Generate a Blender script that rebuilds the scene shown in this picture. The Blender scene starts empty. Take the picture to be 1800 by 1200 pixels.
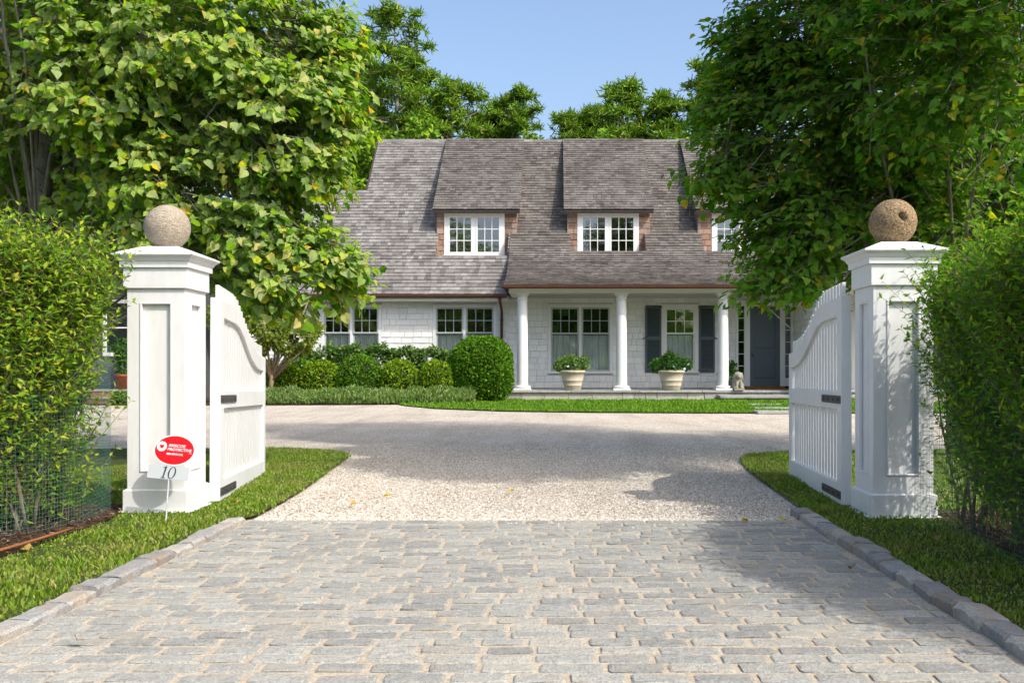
import bpy, math, random
import numpy as np
from mathutils import Vector, Matrix

# ------------------------------------------------------------------ camera, sky, sun, exposure
SC = bpy.context.scene
COL = SC.collection
FPX, CX, CY, EYE = 1740.0, 978.0, 647.0, 0.85

cd = bpy.data.cameras.new("camera")
cam = bpy.data.objects.new("camera", cd)
COL.objects.link(cam)
cam.location = (0, 0, EYE)
cam.rotation_euler = (math.radians(90), 0, 0)
cd.sensor_width = 36.0
cd.lens = 36.0 * FPX / 1800.0
cd.shift_x = -(CX - 900.0) / 1800.0
cd.shift_y = (CY - 600.0) / 1800.0
cd.clip_start = 0.05
cd.clip_end = 2000
SC.camera = cam

SUN = Vector((1.25, -1.0, 1.6)).normalized()
world = bpy.data.worlds.new("World")
SC.world = world
world.use_nodes = True
wn = world.node_tree
wn.nodes.clear()
sky = wn.nodes.new("ShaderNodeTexSky")
sky.sky_type = 'NISHITA'
sky.sun_disc = False
sky.sun_elevation = math.asin(SUN.z)
sky.sun_rotation = math.atan2(SUN.x, SUN.y)
sky.altitude = 0
sky.air_density = 1.0
sky.dust_density = 4.0
sky.ozone_density = 2.2
bg = wn.nodes.new("ShaderNodeBackground")
bg.inputs[1].default_value = 0.147
wo = wn.nodes.new("ShaderNodeOutputWorld")
wn.links.new(sky.outputs[0], bg.inputs[0])
wn.links.new(bg.outputs[0], wo.inputs[0])

sl = bpy.data.lights.new("sun", 'SUN')
sl.energy = 2.05
sl.angle = math.radians(0.55)
sl.color = (1.0, 0.96, 0.88)
so = bpy.data.objects.new("sun", sl)
COL.objects.link(so)
so.location = (20, -16, 26)
so.rotation_euler = (-SUN).to_track_quat('-Z', 'Y').to_euler()

SC.view_settings.view_transform = 'Standard'
SC.view_settings.look = 'None'
SC.view_settings.exposure = 0.87
SC.view_settings.gamma = 1.0
SC.view_settings.use_curve_mapping = False
SC.cycles.max_bounces = 8
SC.cycles.transparent_max_bounces = 12

R = np.random.default_rng(11)
random.seed(5)


def P(px, py, d):
    """world point seen at photo pixel (px, py), d metres away"""
    return ((px - CX) / FPX * d, d, EYE + (CY - py) / FPX * d)


def GX(px, d):
    return (px - CX) / FPX * d


def GZ(py, d):
    return EYE + (CY - py) / FPX * d


def GP(px, py, z=0.0):
    d = FPX * (EYE - z) / (py - CY)
    return (GX(px, d), d, z)


# ------------------------------------------------------------------ materials
class NT:
    def __init__(s, name):
        s.m = bpy.data.materials.new(name)
        s.m.use_nodes = True
        s.t = s.m.node_tree
        s.t.nodes.clear()
        s.out = s.t.nodes.new("ShaderNodeOutputMaterial")

    def n(s, typ, **kw):
        nd = s.t.nodes.new("ShaderNode" + typ)
        for k, v in kw.items():
            setattr(nd, k, v)
        return nd

    def l(s, a, b):
        s.t.links.new(a, b)

    def val(s, x):
        nd = s.n("Value")
        nd.outputs[0].default_value = x
        return nd.outputs[0]

    def math(s, op, a, b=0.0):
        nd = s.n("Math", operation=op)
        for i, v in enumerate((a, b)):
            if isinstance(v, (int, float)):
                nd.inputs[i].default_value = v
            else:
                s.l(v, nd.inputs[i])
        return nd.outputs[0]

    def mix(s, f, a, b, mode='MIX'):
        nd = s.n("MixRGB", blend_type=mode)
        for i, v in enumerate((f, a, b)):
            if isinstance(v, (int, float)):
                nd.inputs[i].default_value = v
            elif isinstance(v, tuple):
                nd.inputs[i].default_value = (*v, 1)
            else:
                s.l(v, nd.inputs[i])
        return nd.outputs[0]

    def ramp(s, f, stops, interp='LINEAR'):
        nd = s.n("ValToRGB")
        cr = nd.color_ramp
        cr.interpolation = interp
        while len(cr.elements) > 1:
            cr.elements.remove(cr.elements[-1])
        cr.elements[0].position = stops[0][0]
        cr.elements[0].color = (*stops[0][1], 1)
        for p, c in stops[1:]:
            e = cr.elements.new(p)
            e.color = (*c, 1)
        s.l(f, nd.inputs[0])
        return nd.outputs[0]

    def pos(s, scale=(1, 1, 1)):
        g = s.n("NewGeometry")
        mp = s.n("Mapping")
        mp.inputs[3].default_value = scale
        s.l(g.outputs["Position"], mp.inputs[0])
        return mp.outputs[0]

    def noise(s, scale, detail=4, rough=0.55, vec=None):
        nd = s.n("TexNoise")
        nd.inputs["Scale"].default_value = scale
        nd.inputs["Detail"].default_value = detail
        nd.inputs["Roughness"].default_value = rough
        s.l(vec if vec is not None else s.pos(), nd.inputs["Vector"])
        return nd.outputs[0]

    def vor(s, scale, feature='F1', out="Distance", vec=None):
        nd = s.n("TexVoronoi", feature=feature)
        nd.inputs["Scale"].default_value = scale
        s.l(vec if vec is not None else s.pos(), nd.inputs["Vector"])
        return nd.outputs[out]

    def rnd(s, src):
        if src == 'obj':
            return s.n("ObjectInfo").outputs["Random"]
        return s.n("NewGeometry").outputs["Random Per Island"]

    def bump(s, h, strength=0.3, dist=0.01):
        nd = s.n("Bump")
        nd.inputs["Strength"].default_value = strength
        nd.inputs["Distance"].default_value = dist
        s.l(h, nd.inputs["Height"])
        return nd.outputs[0]

    def bsdf(s, color, rough=0.6, spec=0.3, normal=None, metal=0.0, **kw):
        b = s.n("BsdfPrincipled")
        for k, v in (("Base Color", color), ("Roughness", rough), ("Specular IOR Level", spec), ("Metallic", metal)):
            if isinstance(v, (int, float)):
                b.inputs[k].default_value = v
            elif isinstance(v, tuple):
                b.inputs[k].default_value = (*v, 1)
            else:
                s.l(v, b.inputs[k])
        if normal is not None:
            s.l(normal, b.inputs["Normal"])
        return b

    def done(s, sh):
        s.l(sh.outputs[0], s.out.inputs[0])
        return s.m


def m_paint(name, col, dirt=0.12, rough=0.45, dirtcol=None, bump=0.08):
    t = NT(name)
    a = t.noise(2.2, 5, 0.65)
    b = t.noise(28, 4, 0.6, t.pos((1, 1, 0.25)))
    f = t.math('MULTIPLY', t.math('SUBTRACT', t.math('MULTIPLY', a, b), 0.16), dirt * 5)
    dc = dirtcol or tuple(c * 0.62 for c in col)
    c = t.mix(t.math('MINIMUM', t.math('MAXIMUM', f, 0.0), 1.0), col, dc)
    return t.done(t.bsdf(c, rough, 0.35, t.bump(b, bump, 0.004)))


def m_plain(name, col, rough=0.6, spec=0.3, metal=0.0, var=0.25, scale=12, bump=0.15):
    t = NT(name)
    a = t.noise(scale, 5, 0.6)
    c = t.ramp(a, [(0.25, tuple(x * (1 - var) for x in col)), (0.75, tuple(min(1, x * (1 + var)) for x in col))])
    return t.done(t.bsdf(c, rough, spec, t.bump(a, bump, 0.006), metal))


def m_leaf(name, stops, under, src='isl', trans=0.45, rough=0.65, spec=0.09):
    """two-sided leaf: colour by leaf, paler underside, light passes through"""
    t = NT(name)
    r = t.rnd(src)
    top = t.ramp(r, stops)
    n = t.noise(30, 3)
    top = t.mix(0.35, top, t.ramp(n, [(0.3, (0.55, 0.6, 0.5)), (0.7, (1.25, 1.2, 1.1))]), 'MULTIPLY')
    g = t.n("NewGeometry")
    und = t.mix(0.5, top, under)
    c = t.mix(g.outputs["Backfacing"], top, und)
    b = t.bsdf(c, rough, spec)
    tr = t.n("BsdfTranslucent")
    t.l(t.mix(1.0, top, (1.25, 1.35, 0.55), 'MULTIPLY'), tr.inputs[0])
    mx = t.n("MixShader")
    mx.inputs[0].default_value = trans
    t.l(b.outputs[0], mx.inputs[1])
    t.l(tr.outputs[0], mx.inputs[2])
    return t.done(mx)


def m_shingle(name, src, light, dark, warm, grain=1.0):
    t = NT(name)
    r = t.rnd(src)
    w = t.n("TexWhiteNoise", noise_dimensions='1D')
    t.l(r, w.inputs["W"])
    base = t.ramp(r, [(0.0, dark), (0.45, light), (0.8, tuple(x * 1.12 for x in light)), (1.0, tuple(x * 1.35 for x in light))])
    base = t.mix(t.math('MULTIPLY', w.outputs["Value"], 0.55), base, warm)
    g = t.noise(9, 4, 0.6, t.pos((6, 1, 1)))
    base = t.mix(0.6 * grain, base, t.ramp(g, [(0.3, (0.6, 0.6, 0.62)), (0.7, (1.25, 1.22, 1.2))]), 'MULTIPLY')
    big = t.noise(0.9, 5, 0.65)
    base = t.mix(0.7, base, t.ramp(big, [(0.32, (0.6, 0.58, 0.58)), (0.62, (1.15, 1.15, 1.15))]), 'MULTIPLY')
    return t.done(t.bsdf(base, 0.85, 0.15, t.bump(g, 0.35, 0.006)))


def m_stone(name, src, stops, speck=160, bumps=26, rough=0.8, bstr=0.6, warm=None, pits=0, stretch=(1, 1, 1)):
    t = NT(name)
    r = t.rnd(src)
    c = t.ramp(r, stops)
    s1 = t.noise(speck, 3, 0.7)
    c = t.mix(0.75, c, t.ramp(s1, [(0.32, (0.5, 0.5, 0.52)), (0.5, (1, 1, 1)), (0.7, (1.4, 1.4, 1.38))]), 'MULTIPLY')
    s2 = t.noise(bumps, 5, 0.65, t.pos(stretch))
    c = t.mix(0.5, c, t.ramp(s2, [(0.3, (0.62, 0.62, 0.62)), (0.7, (1.2, 1.2, 1.2))]), 'MULTIPLY')
    if warm:
        s3 = t.noise(4.1, 7, 0.72)
        c = t.mix(t.ramp(s3, [(0.5, (0, 0, 0)), (0.72, (0.7, 0.7, 0.7))]), c, warm)
    h = t.math('ADD', s2, t.math('MULTIPLY', s1, 0.35))
    if pits:
        pv = t.noise(pits, 2, 0.8)
        pm = t.ramp(pv, [(0.34, (0.16, 0.14, 0.12)), (0.46, (1, 1, 1))])
        c = t.mix(0.9, c, pm, 'MULTIPLY')
        h = t.math('ADD', h, t.math('MULTIPLY', pv, 1.2))
    return t.done(t.bsdf(c, rough, 0.25, t.bump(h, bstr, 0.012)))


def m_gravel():
    t = NT("crushed pale gravel")
    v = t.n("TexVoronoi", feature='F1')
    v.inputs["Scale"].default_value = 62
    t.l(t.pos(), v.inputs["Vector"])
    sep = t.n("SeparateColor")
    t.l(v.outputs["Color"], sep.inputs[0])
    c = t.ramp(sep.outputs[0], [(0.0, (0.24, 0.20, 0.16)), (0.14, (0.48, 0.41, 0.32)), (0.5, (0.60, 0.53, 0.43)), (0.85, (0.68, 0.62, 0.54)), (1.0, (0.80, 0.77, 0.71))])
    c = t.mix(0.85, c, t.ramp(v.outputs["Distance"], [(0.25, (1.08, 1.08, 1.08)), (0.7, (0.72, 0.69, 0.66))]), 'MULTIPLY')
    big = t.noise(0.8, 5, 0.6)
    c = t.mix(0.6, c, t.ramp(big, [(0.3, (0.8, 0.79, 0.77)), (0.7, (1.1, 1.1, 1.1))]), 'MULTIPLY')
    rut = t.noise(1.1, 5, 0.6, t.pos((2.2, .28, 1)))
    c = t.mix(0.7, c, t.ramp(rut, [(0.36, (0.80, 0.78, 0.75)), (0.55, (1.03, 1.03, 1.03))]), 'MULTIPLY')
    h = t.math('SUBTRACT', 1.0, v.outputs["Distance"])
    return t.done(t.bsdf(c, 0.9, 0.15, t.bump(h, 0.55, 0.008)))


def m_ground(name, stops, scale=6, rough=0.95, bump=0.6):
    t = NT(name)
    a = t.noise(scale, 8, 0.7)
    c = t.ramp(a, stops)
    b = t.noise(scale * 14, 5, 0.7)
    c = t.mix(0.7, c, t.ramp(b, [(0.3, (0.5, 0.5, 0.5)), (0.7, (1.3, 1.3, 1.3))]), 'MULTIPLY')
    return t.done(t.bsdf(c, rough, 0.1, t.bump(b, bump, 0.02)))


def m_glass(name="window glass"):
    t = NT(name)
    lw = t.n("Fresnel")
    lw.inputs[0].default_value = 1.5
    g = t.n("BsdfGlossy")
    g.inputs["Roughness"].default_value = 0.015
    g.inputs[0].default_value = (0.92, 0.95, 1.0, 1)
    wav = t.noise(3.0, 2)
    t.l(t.bump(wav, 0.03, 0.02), g.inputs["Normal"])
    tr = t.n("BsdfTransparent")
    tr.inputs[0].default_value = (0.95, 0.97, 0.96, 1)
    mx = t.n("MixShader")
    f = t.math('MINIMUM', t.math('MULTIPLY', lw.outputs[0], 3.2), 0.9)
    t.l(f, mx.inputs[0])
    t.l(tr.outputs[0], mx.inputs[1])
    t.l(g.outputs[0], mx.inputs[2])
    return t.done(mx)


def m_bark(name, c1, c2):
    t = NT(name)
    a = t.noise(14, 6, 0.7, t.pos((1, 1, 0.3)))
    b = t.noise(3, 4, 0.6)
    c = t.ramp(a, [(0.3, c1), (0.7, c2)])
    c = t.mix(t.ramp(b, [(0.5, (0, 0, 0)), (0.66, (0.6, 0.6, 0.6))]), c, (0.34, 0.36, 0.30))
    return t.done(t.bsdf(c, 0.9, 0.15, t.bump(a, 0.8, 0.02)))


MAT = {}
MAT['white'] = m_paint("white painted wood", (0.77, 0.77, 0.76), 0.20)
MAT['gatewhite'] = m_paint("white gate paint", (0.76, 0.76, 0.75), 0.24)
MAT['trim'] = m_paint("white trim paint", (0.76, 0.76, 0.74), 0.10)
MAT['ceiling'] = m_paint("porch ceiling cream paint", (0.62, 0.60, 0.55), 0.10)
MAT['backing'] = m_paint("wall sheathing paint", (0.58, 0.58, 0.57), 0.1)
MAT['sash'] = m_paint("grey sash paint", (0.40, 0.44, 0.46), 0.1)
MAT['blue'] = m_paint("slate blue paint", (0.095, 0.122, 0.145), 0.10, 0.4)
MAT['shutter'] = m_paint("dark blue green shutter paint", (0.080, 0.103, 0.112), 0.10, 0.45)
MAT['iron'] = m_plain("weathered strap iron", (0.075, 0.072, 0.070), 0.6, 0.4, 0.3, 0.4, 40)
MAT['copper'] = m_plain("brown copper", (0.115, 0.048, 0.030), 0.45, 0.5, 0.3, 0.3, 6)
MAT['glass'] = m_glass()
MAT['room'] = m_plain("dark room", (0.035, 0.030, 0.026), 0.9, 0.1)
MAT['curtain'] = m_plain("pale curtain cloth", (0.84, 0.85, 0.82), 0.9, 0.1, 0, 0.12, 4)
MAT['sid_o'] = None


def m_siding(src):
    t = NT("white painted shingle " + src)
    r = t.rnd(src)
    c = t.ramp(r, [(0.0, (0.72, 0.72, 0.70)), (0.5, (0.78, 0.78, 0.76)), (1.0, (0.82, 0.82, 0.80))])
    g = t.noise(8, 4, 0.6, t.pos((7, 1, 0.8)))
    c = t.mix(0.35, c, t.ramp(g, [(0.3, (0.82, 0.82, 0.8)), (0.7, (1.08, 1.08, 1.08))]), 'MULTIPLY')
    return t.done(t.bsdf(c, 0.55, 0.3, t.bump(g, 0.25, 0.005)))


MAT['sid_o'] = m_siding('obj')
MAT['sid_i'] = m_siding('isl')
MAT['rf_o'] = m_shingle("grey cedar shingle single", 'obj', (0.240, 0.232, 0.218), (0.125, 0.120, 0.114), (0.18, 0.163, 0.143))
MAT['rf_i'] = m_shingle("grey cedar shingle", 'isl', (0.240, 0.232, 0.218), (0.125, 0.120, 0.114), (0.18, 0.163, 0.143))
MAT['rb_i'] = m_shingle("brown cedar shingle", 'isl', (0.160, 0.148, 0.136), (0.085, 0.078, 0.073), (0.145, 0.125, 0.104))
MAT['rb_o'] = m_shingle("brown cedar shingle single", 'obj', (0.160, 0.148, 0.136), (0.085, 0.078, 0.073), (0.145, 0.125, 0.104))
MAT['cheek'] = m_shingle("red cedar shingle", 'isl', (0.27, 0.225, 0.19), (0.19, 0.15, 0.12), (0.36, 0.17, 0.09))
MAT['deck'] = m_plain("dark roof deck", (0.06, 0.052, 0.048), 0.9, 0.1)
CST = [(0.0, (0.290, 0.288, 0.268)), (0.4, (0.345, 0.342, 0.314)), (0.8, (0.405, 0.398, 0.358)), (1.0, (0.44, 0.415, 0.36))]
MAT['cob_o'] = m_stone("granite cobble single", 'obj', CST, 130, 34, bstr=.9, warm=(0.43, 0.375, 0.29))
MAT['cob_i'] = m_stone("granite cobble", 'isl', CST, 130, 34, bstr=.9, warm=(0.43, 0.375, 0.29))
MAT['kerb'] = m_stone("granite kerb stone", 'obj', [(0.0, (0.27, 0.26, 0.25)), (0.5, (0.36, 0.355, 0.34)), (1.0, (0.44, 0.41, 0.36))], warm=(0.36, 0.24, 0.13))
MAT['mortar'] = m_ground("sandy mortar", [(0.25, (0.44, 0.36, 0.27)), (0.5, (0.54, 0.455, 0.345)), (0.75, (0.60, 0.52, 0.41))], 5, 0.95, 0.5)
MAT['bluestone'] = m_stone("bluestone slab", 'obj', [(0.0, (0.28, 0.29, 0.28)), (1.0, (0.40, 0.40, 0.37))], 60, 9, 0.8, 0.8, warm=(0.16, 0.16, 0.12))
MAT['ashlar'] = m_stone("cut grey stone", 'obj', [(0.0, (0.30, 0.30, 0.27)), (1.0, (0.46, 0.45, 0.40))], 60, 9, 0.8, 0.7)
MAT['limestone'] = m_stone("pale cast stone", 'obj', [(0.0, (0.50, 0.44, 0.34)), (1.0, (0.50, 0.45, 0.35))], 120, 7, 0.85, 0.25)
MAT['lion'] = m_stone("mossy cast stone", 'obj', [(0.0, (0.32, 0.30, 0.24)), (1.0, (0.32, 0.30, 0.24))], 90, 25, 0.9, 0.9, warm=(0.10, 0.11, 0.06))
MAT['ball_a'] = m_stone("pale pitted stone", 'obj', [(0.0, (0.42, 0.355, 0.27)), (1.0, (0.42, 0.355, 0.27))], 110, 30, 0.9, 1.0, warm=(0.24, 0.20, 0.17), stretch=(1, 1, 2.6))
MAT['ball_b'] = m_stone("brown pitted stone", 'obj', [(0.0, (0.40, 0.28, 0.16)), (1.0, (0.40, 0.28, 0.16))], 75, 34, 0.95, 1.0, warm=(0.10, 0.075, 0.06), pits=95)
MAT['gravel'] = m_gravel()
t_ = NT("gravel pebble")
t_c = t_.ramp(t_.rnd('isl'), [(0.0, (0.26, 0.22, 0.18)), (0.12, (0.46, 0.40, 0.32)), (0.5, (0.60, 0.54, 0.46)), (0.85, (0.68, 0.63, 0.57)), (1.0, (0.82, 0.79, 0.75))])
MAT['pebble'] = t_.done(t_.bsdf(t_c, 0.85, 0.2))
MAT['soil'] = m_ground("lawn soil", [(0.3, (0.045, 0.055, 0.020)), (0.7, (0.085, 0.105, 0.032))], 7)
MAT['earth'] = m_ground("field ground", [(0.3, (0.05, 0.075, 0.022)), (0.7, (0.09, 0.12, 0.035))], 0.6)
MAT['mulch'] = m_ground("brown bark mulch", [(0.3, (0.055, 0.034, 0.022)), (0.7, (0.14, 0.092, 0.062))], 9, 0.95, 1.0)
t_ = NT("bark chip")
MAT['chip'] = t_.done(t_.bsdf(t_.ramp(t_.rnd('isl'), [(0.0, (0.045, 0.026, 0.016)), (0.6, (0.15, 0.092, 0.058)), (1.0, (0.27, 0.19, 0.13))]), 0.95, 0.1))
MAT['asphalt'] = m_ground("asphalt", [(0.3, (0.045, 0.045, 0.046)), (0.7, (0.06, 0.06, 0.06))], 4)
t_ = NT("grass blade")
g_c = t_.ramp(t_.rnd('isl'), [(0.0, (0.085, 0.185, 0.012)), (0.45, (0.165, 0.290, 0.018)), (0.78, (0.260, 0.360, 0.030)), (0.90, (0.36, 0.38, 0.08)), (1.0, (0.46, 0.38, 0.18))])
g_n = t_.noise(1.6, 4, 0.6)
g_c = t_.mix(t_.ramp(g_n, [(0.48, (0, 0, 0)), (0.70, (0.7, 0.7, 0.7))]), g_c, (0.30, 0.29, 0.08))
g_b = t_.bsdf(g_c, 0.5, 0.25)
g_t = t_.n("BsdfTranslucent")
t_.l(g_c, g_t.inputs[0])
g_m = t_.n("MixShader")
g_m.inputs[0].default_value = 0.3
t_.l(g_b.outputs[0], g_m.inputs[1])
t_.l(g_t.outputs[0], g_m.inputs[2])
MAT['grass'] = t_.done(g_m)
MAT['grass_far'] = m_leaf("mown grass blade", [(0.0, (0.065, 0.175, 0.012)), (0.5, (0.130, 0.290, 0.018)), (0.9, (0.210, 0.370, 0.030)), (1.0, (0.33, 0.40, 0.07))], (0.14, 0.28, 0.03), 'isl', 0.3)
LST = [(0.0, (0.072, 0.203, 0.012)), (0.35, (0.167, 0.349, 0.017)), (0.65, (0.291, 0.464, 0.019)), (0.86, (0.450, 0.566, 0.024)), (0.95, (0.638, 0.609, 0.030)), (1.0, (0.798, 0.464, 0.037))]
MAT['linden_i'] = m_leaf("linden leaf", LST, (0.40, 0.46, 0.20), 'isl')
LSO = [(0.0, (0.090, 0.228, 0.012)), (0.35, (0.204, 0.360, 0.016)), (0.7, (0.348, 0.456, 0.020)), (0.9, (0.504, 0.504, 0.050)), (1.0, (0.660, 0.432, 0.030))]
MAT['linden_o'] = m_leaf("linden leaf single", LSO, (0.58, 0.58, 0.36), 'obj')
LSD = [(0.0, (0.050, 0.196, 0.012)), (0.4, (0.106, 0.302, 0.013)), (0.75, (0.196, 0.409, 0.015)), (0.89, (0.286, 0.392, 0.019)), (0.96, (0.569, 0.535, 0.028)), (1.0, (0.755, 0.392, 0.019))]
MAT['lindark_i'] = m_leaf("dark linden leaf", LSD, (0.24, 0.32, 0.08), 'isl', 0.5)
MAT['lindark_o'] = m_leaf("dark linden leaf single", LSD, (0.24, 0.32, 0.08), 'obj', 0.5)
MAT['privet'] = m_leaf("privet leaf", [(0.0, (0.065, 0.194, 0.012)), (0.4, (0.165, 0.324, 0.016)), (0.75, (0.294, 0.418, 0.021)), (1.0, (0.519, 0.519, 0.051))], (0.20, 0.27, 0.06), 'isl', 0.42, 0.45, 0.2)
MAT['privet_b'] = m_leaf("dark privet leaf", [(0.0, (0.066, 0.215, 0.013)), (0.45, (0.158, 0.363, 0.017)), (0.8, (0.297, 0.488, 0.019)), (1.0, (0.545, 0.611, 0.044))], (0.15, 0.22, 0.05), 'isl', 0.42, 0.45, 0.2)
MAT['box_y'] = m_leaf("yellow green box leaf", [(0.0, (0.072, 0.182, 0.012)), (0.5, (0.187, 0.338, 0.017)), (1.0, (0.352, 0.442, 0.024))], (0.12, 0.17, 0.03), 'isl', 0.25, 0.4)
MAT['box_d'] = m_leaf("deep green box leaf", [(0.0, (0.039, 0.131, 0.010)), (0.5, (0.097, 0.248, 0.014)), (1.0, (0.193, 0.345, 0.018))], (0.08, 0.13, 0.03), 'isl', 0.25, 0.4)
MAT['shrub'] = m_leaf("shrub leaf", [(0.0, (0.046, 0.124, 0.025)), (0.5, (0.111, 0.227, 0.045)), (0.85, (0.208, 0.325, 0.080)), (1.0, (0.338, 0.403, 0.160))], (0.12, 0.17, 0.09))
MAT['smalltree'] = m_leaf("small tree leaf", [(0.0, (0.075, 0.163, 0.018)), (0.45, (0.188, 0.294, 0.025)), (0.85, (0.325, 0.375, 0.037)), (1.0, (0.450, 0.350, 0.062))], (0.2, 0.22, 0.08))
MAT['sage'] = m_leaf("grey green border leaf", [(0.0, (0.105, 0.193, 0.039)), (0.5, (0.245, 0.370, 0.101)), (0.9, (0.392, 0.504, 0.190)), (1.0, (0.532, 0.622, 0.358))], (0.17, 0.2, 0.12))
MAT['pot_l'] = m_leaf("light planter leaf", [(0.0, (0.06, 0.16, 0.02)), (0.5, (0.14, 0.26, 0.04)), (1.0, (0.32, 0.40, 0.14))], (0.2, 0.3, 0.1))
MAT['pot_d'] = m_leaf("green planter leaf", [(0.0, (0.025, 0.09, 0.018)), (0.6, (0.05, 0.16, 0.02)), (1.0, (0.11, 0.22, 0.03))], (0.1, 0.2, 0.05))
MAT['petal'] = m_plain("pale blue petal", (0.55, 0.62, 0.80), 0.6)
MAT['pine'] = m_leaf("pine needle", [(0.0, (0.061, 0.164, 0.013)), (0.45, (0.150, 0.300, 0.017)), (0.8, (0.259, 0.396, 0.023)), (0.96, (0.355, 0.450, 0.032)), (1.0, (0.464, 0.328, 0.105))], (0.06, 0.10, 0.03), 'isl', 0.2, 0.55, 0.2)
MAT['backleaf'] = m_leaf("broad tree leaf", [(0.0, (0.063, 0.158, 0.013)), (0.5, (0.158, 0.292, 0.020)), (1.0, (0.278, 0.405, 0.033))], (0.1, 0.16, 0.05), 'isl', 0.3)
MAT['core'] = m_plain("dark shrub core", (0.022, 0.028, 0.012), 0.95, 0.05)  # near-black colour for the solid filler inside shrubs, no modelled twigs
MAT['bark'] = m_bark("linden bark", (0.12, 0.105, 0.085), (0.34, 0.31, 0.26))
MAT['stem'] = m_bark("tan shrub stem", (0.12, 0.085, 0.052), (0.27, 0.20, 0.13))
MAT['deadwood'] = m_bark("grey pine wood", (0.16, 0.14, 0.12), (0.33, 0.30, 0.26))
MAT['net'] = m_plain("green garden netting wire", (0.09, 0.21, 0.18), 0.4)
MAT['rust'] = m_plain("rusty iron rod", (0.24, 0.095, 0.035), 0.85, 0.2)
MAT['red'] = m_plain("red sign print", (0.72, 0.004, 0.008), 0.35, 0.4, 0, 0.03, 3, 0.0)
MAT['signwhite'] = m_plain("white sign board", (0.82, 0.82, 0.84), 0.4, 0.4, 0, 0.02, 5, 0.0)
MAT['plategrey'] = m_plain("pale grey number plate", (0.47, 0.50, 0.52), 0.4, 0.4, 0, 0.03, 5, 0.0)
MAT['ink'] = m_plain("dark number ink", (0.035, 0.055, 0.055), 0.5, 0.3, 0, 0.02, 5, 0.0)
MAT['stake'] = m_plain("grey aluminium stake", (0.55, 0.56, 0.56), 0.4, 0.5, 0.6)
MAT['oak'] = m_plain("orange brown oak", (0.30, 0.115, 0.032), 0.6, 0.3, 0, 0.35, 9)
MAT['coir'] = m_plain("brown coir mat", (0.30, 0.155, 0.06), 0.95, 0.1, 0, 0.4, 30)
MAT['terracotta'] = m_plain("terracotta", (0.30, 0.10, 0.05), 0.85, 0.2)
MAT['brick'] = m_stone("red brick", 'obj', [(0.0, (0.20, 0.075, 0.045)), (1.0, (0.33, 0.14, 0.085))], 60, 12, 0.9, 0.4)
MAT['greywall'] = m_plain("grey weathered wall", (0.115, 0.118, 0.125), 0.7, 0.3)
MAT['tan'] = m_leaf("dry fallen leaf", [(0.0, (0.32, 0.13, 0.05)), (0.5, (0.40, 0.24, 0.11)), (0.8, (0.42, 0.28, 0.15)), (1.0, (0.55, 0.36, 0.03))], (0.35, 0.22, 0.12), 'obj', 0.15, 0.8, 0.1)
MAT['yellow'] = m_leaf("yellow fallen leaf", [(0.0, (0.55, 0.40, 0.03)), (1.0, (0.62, 0.46, 0.06))], (0.5, 0.4, 0.1), 'obj', 0.15, 0.7, 0.1)

# ------------------------------------------------------------------ mesh helpers


def np_mesh(name, V, F, mat=None, smooth=False):
    """V (n,3); F: array (m,k) or list of such arrays"""
    Fs = F if isinstance(F, list) else [F]
    Fs = [np.asarray(f, dtype=np.int32) for f in Fs if len(f)]
    me = bpy.data.meshes.new(name)
    V = np.asarray(V, dtype=np.float32)
    me.vertices.add(len(V))
    me.vertices.foreach_set("co", V.ravel())
    nl = sum(f.size for f in Fs)
    npol = sum(len(f) for f in Fs)
    me.loops.add(nl)
    me.polygons.add(npol)
    me.loops.foreach_set("vertex_index", np.concatenate([f.ravel() for f in Fs]))
    st, o = [], 0
    for f in Fs:
        k = f.shape[1]
        st.append(o + np.arange(len(f), dtype=np.int32) * k)
        o += f.size
    me.polygons.foreach_set("loop_start", np.concatenate(st))
    me.polygons.foreach_set("use_smooth", np.full(npol, smooth, dtype=bool))
    me.update(calc_edges=True)
    if mat is not None:
        me.materials.append(mat)
    return me


def scatter(T, F, M, Pn):
    """copies of template T (k,3) with matrices M (n,3,3) and places Pn (n,3)"""
    T = np.asarray(T, float)
    F = np.asarray(F, int)
    V = np.einsum('nij,kj->nki', M, T) + Pn[:, None, :]
    n, k = V.shape[0], V.shape[1]
    FF = (F[None] + (np.arange(n) * k)[:, None, None]).reshape(-1, F.shape[1])
    return V.reshape(-1, 3), FF


def unit(v):
    return v / np.maximum(np.linalg.norm(v, axis=-1, keepdims=True), 1e-9)


def frames(Yd, Zd, size, wid=1.0):
    """matrices whose y axis runs along Yd and z near Zd"""
    Y = unit(Yd)
    X = unit(np.cross(Y, Zd))
    Z = np.cross(X, Y)
    s = np.asarray(size)[:, None]
    return np.stack([X * s * wid, Y * s, Z * s], axis=2)


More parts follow.
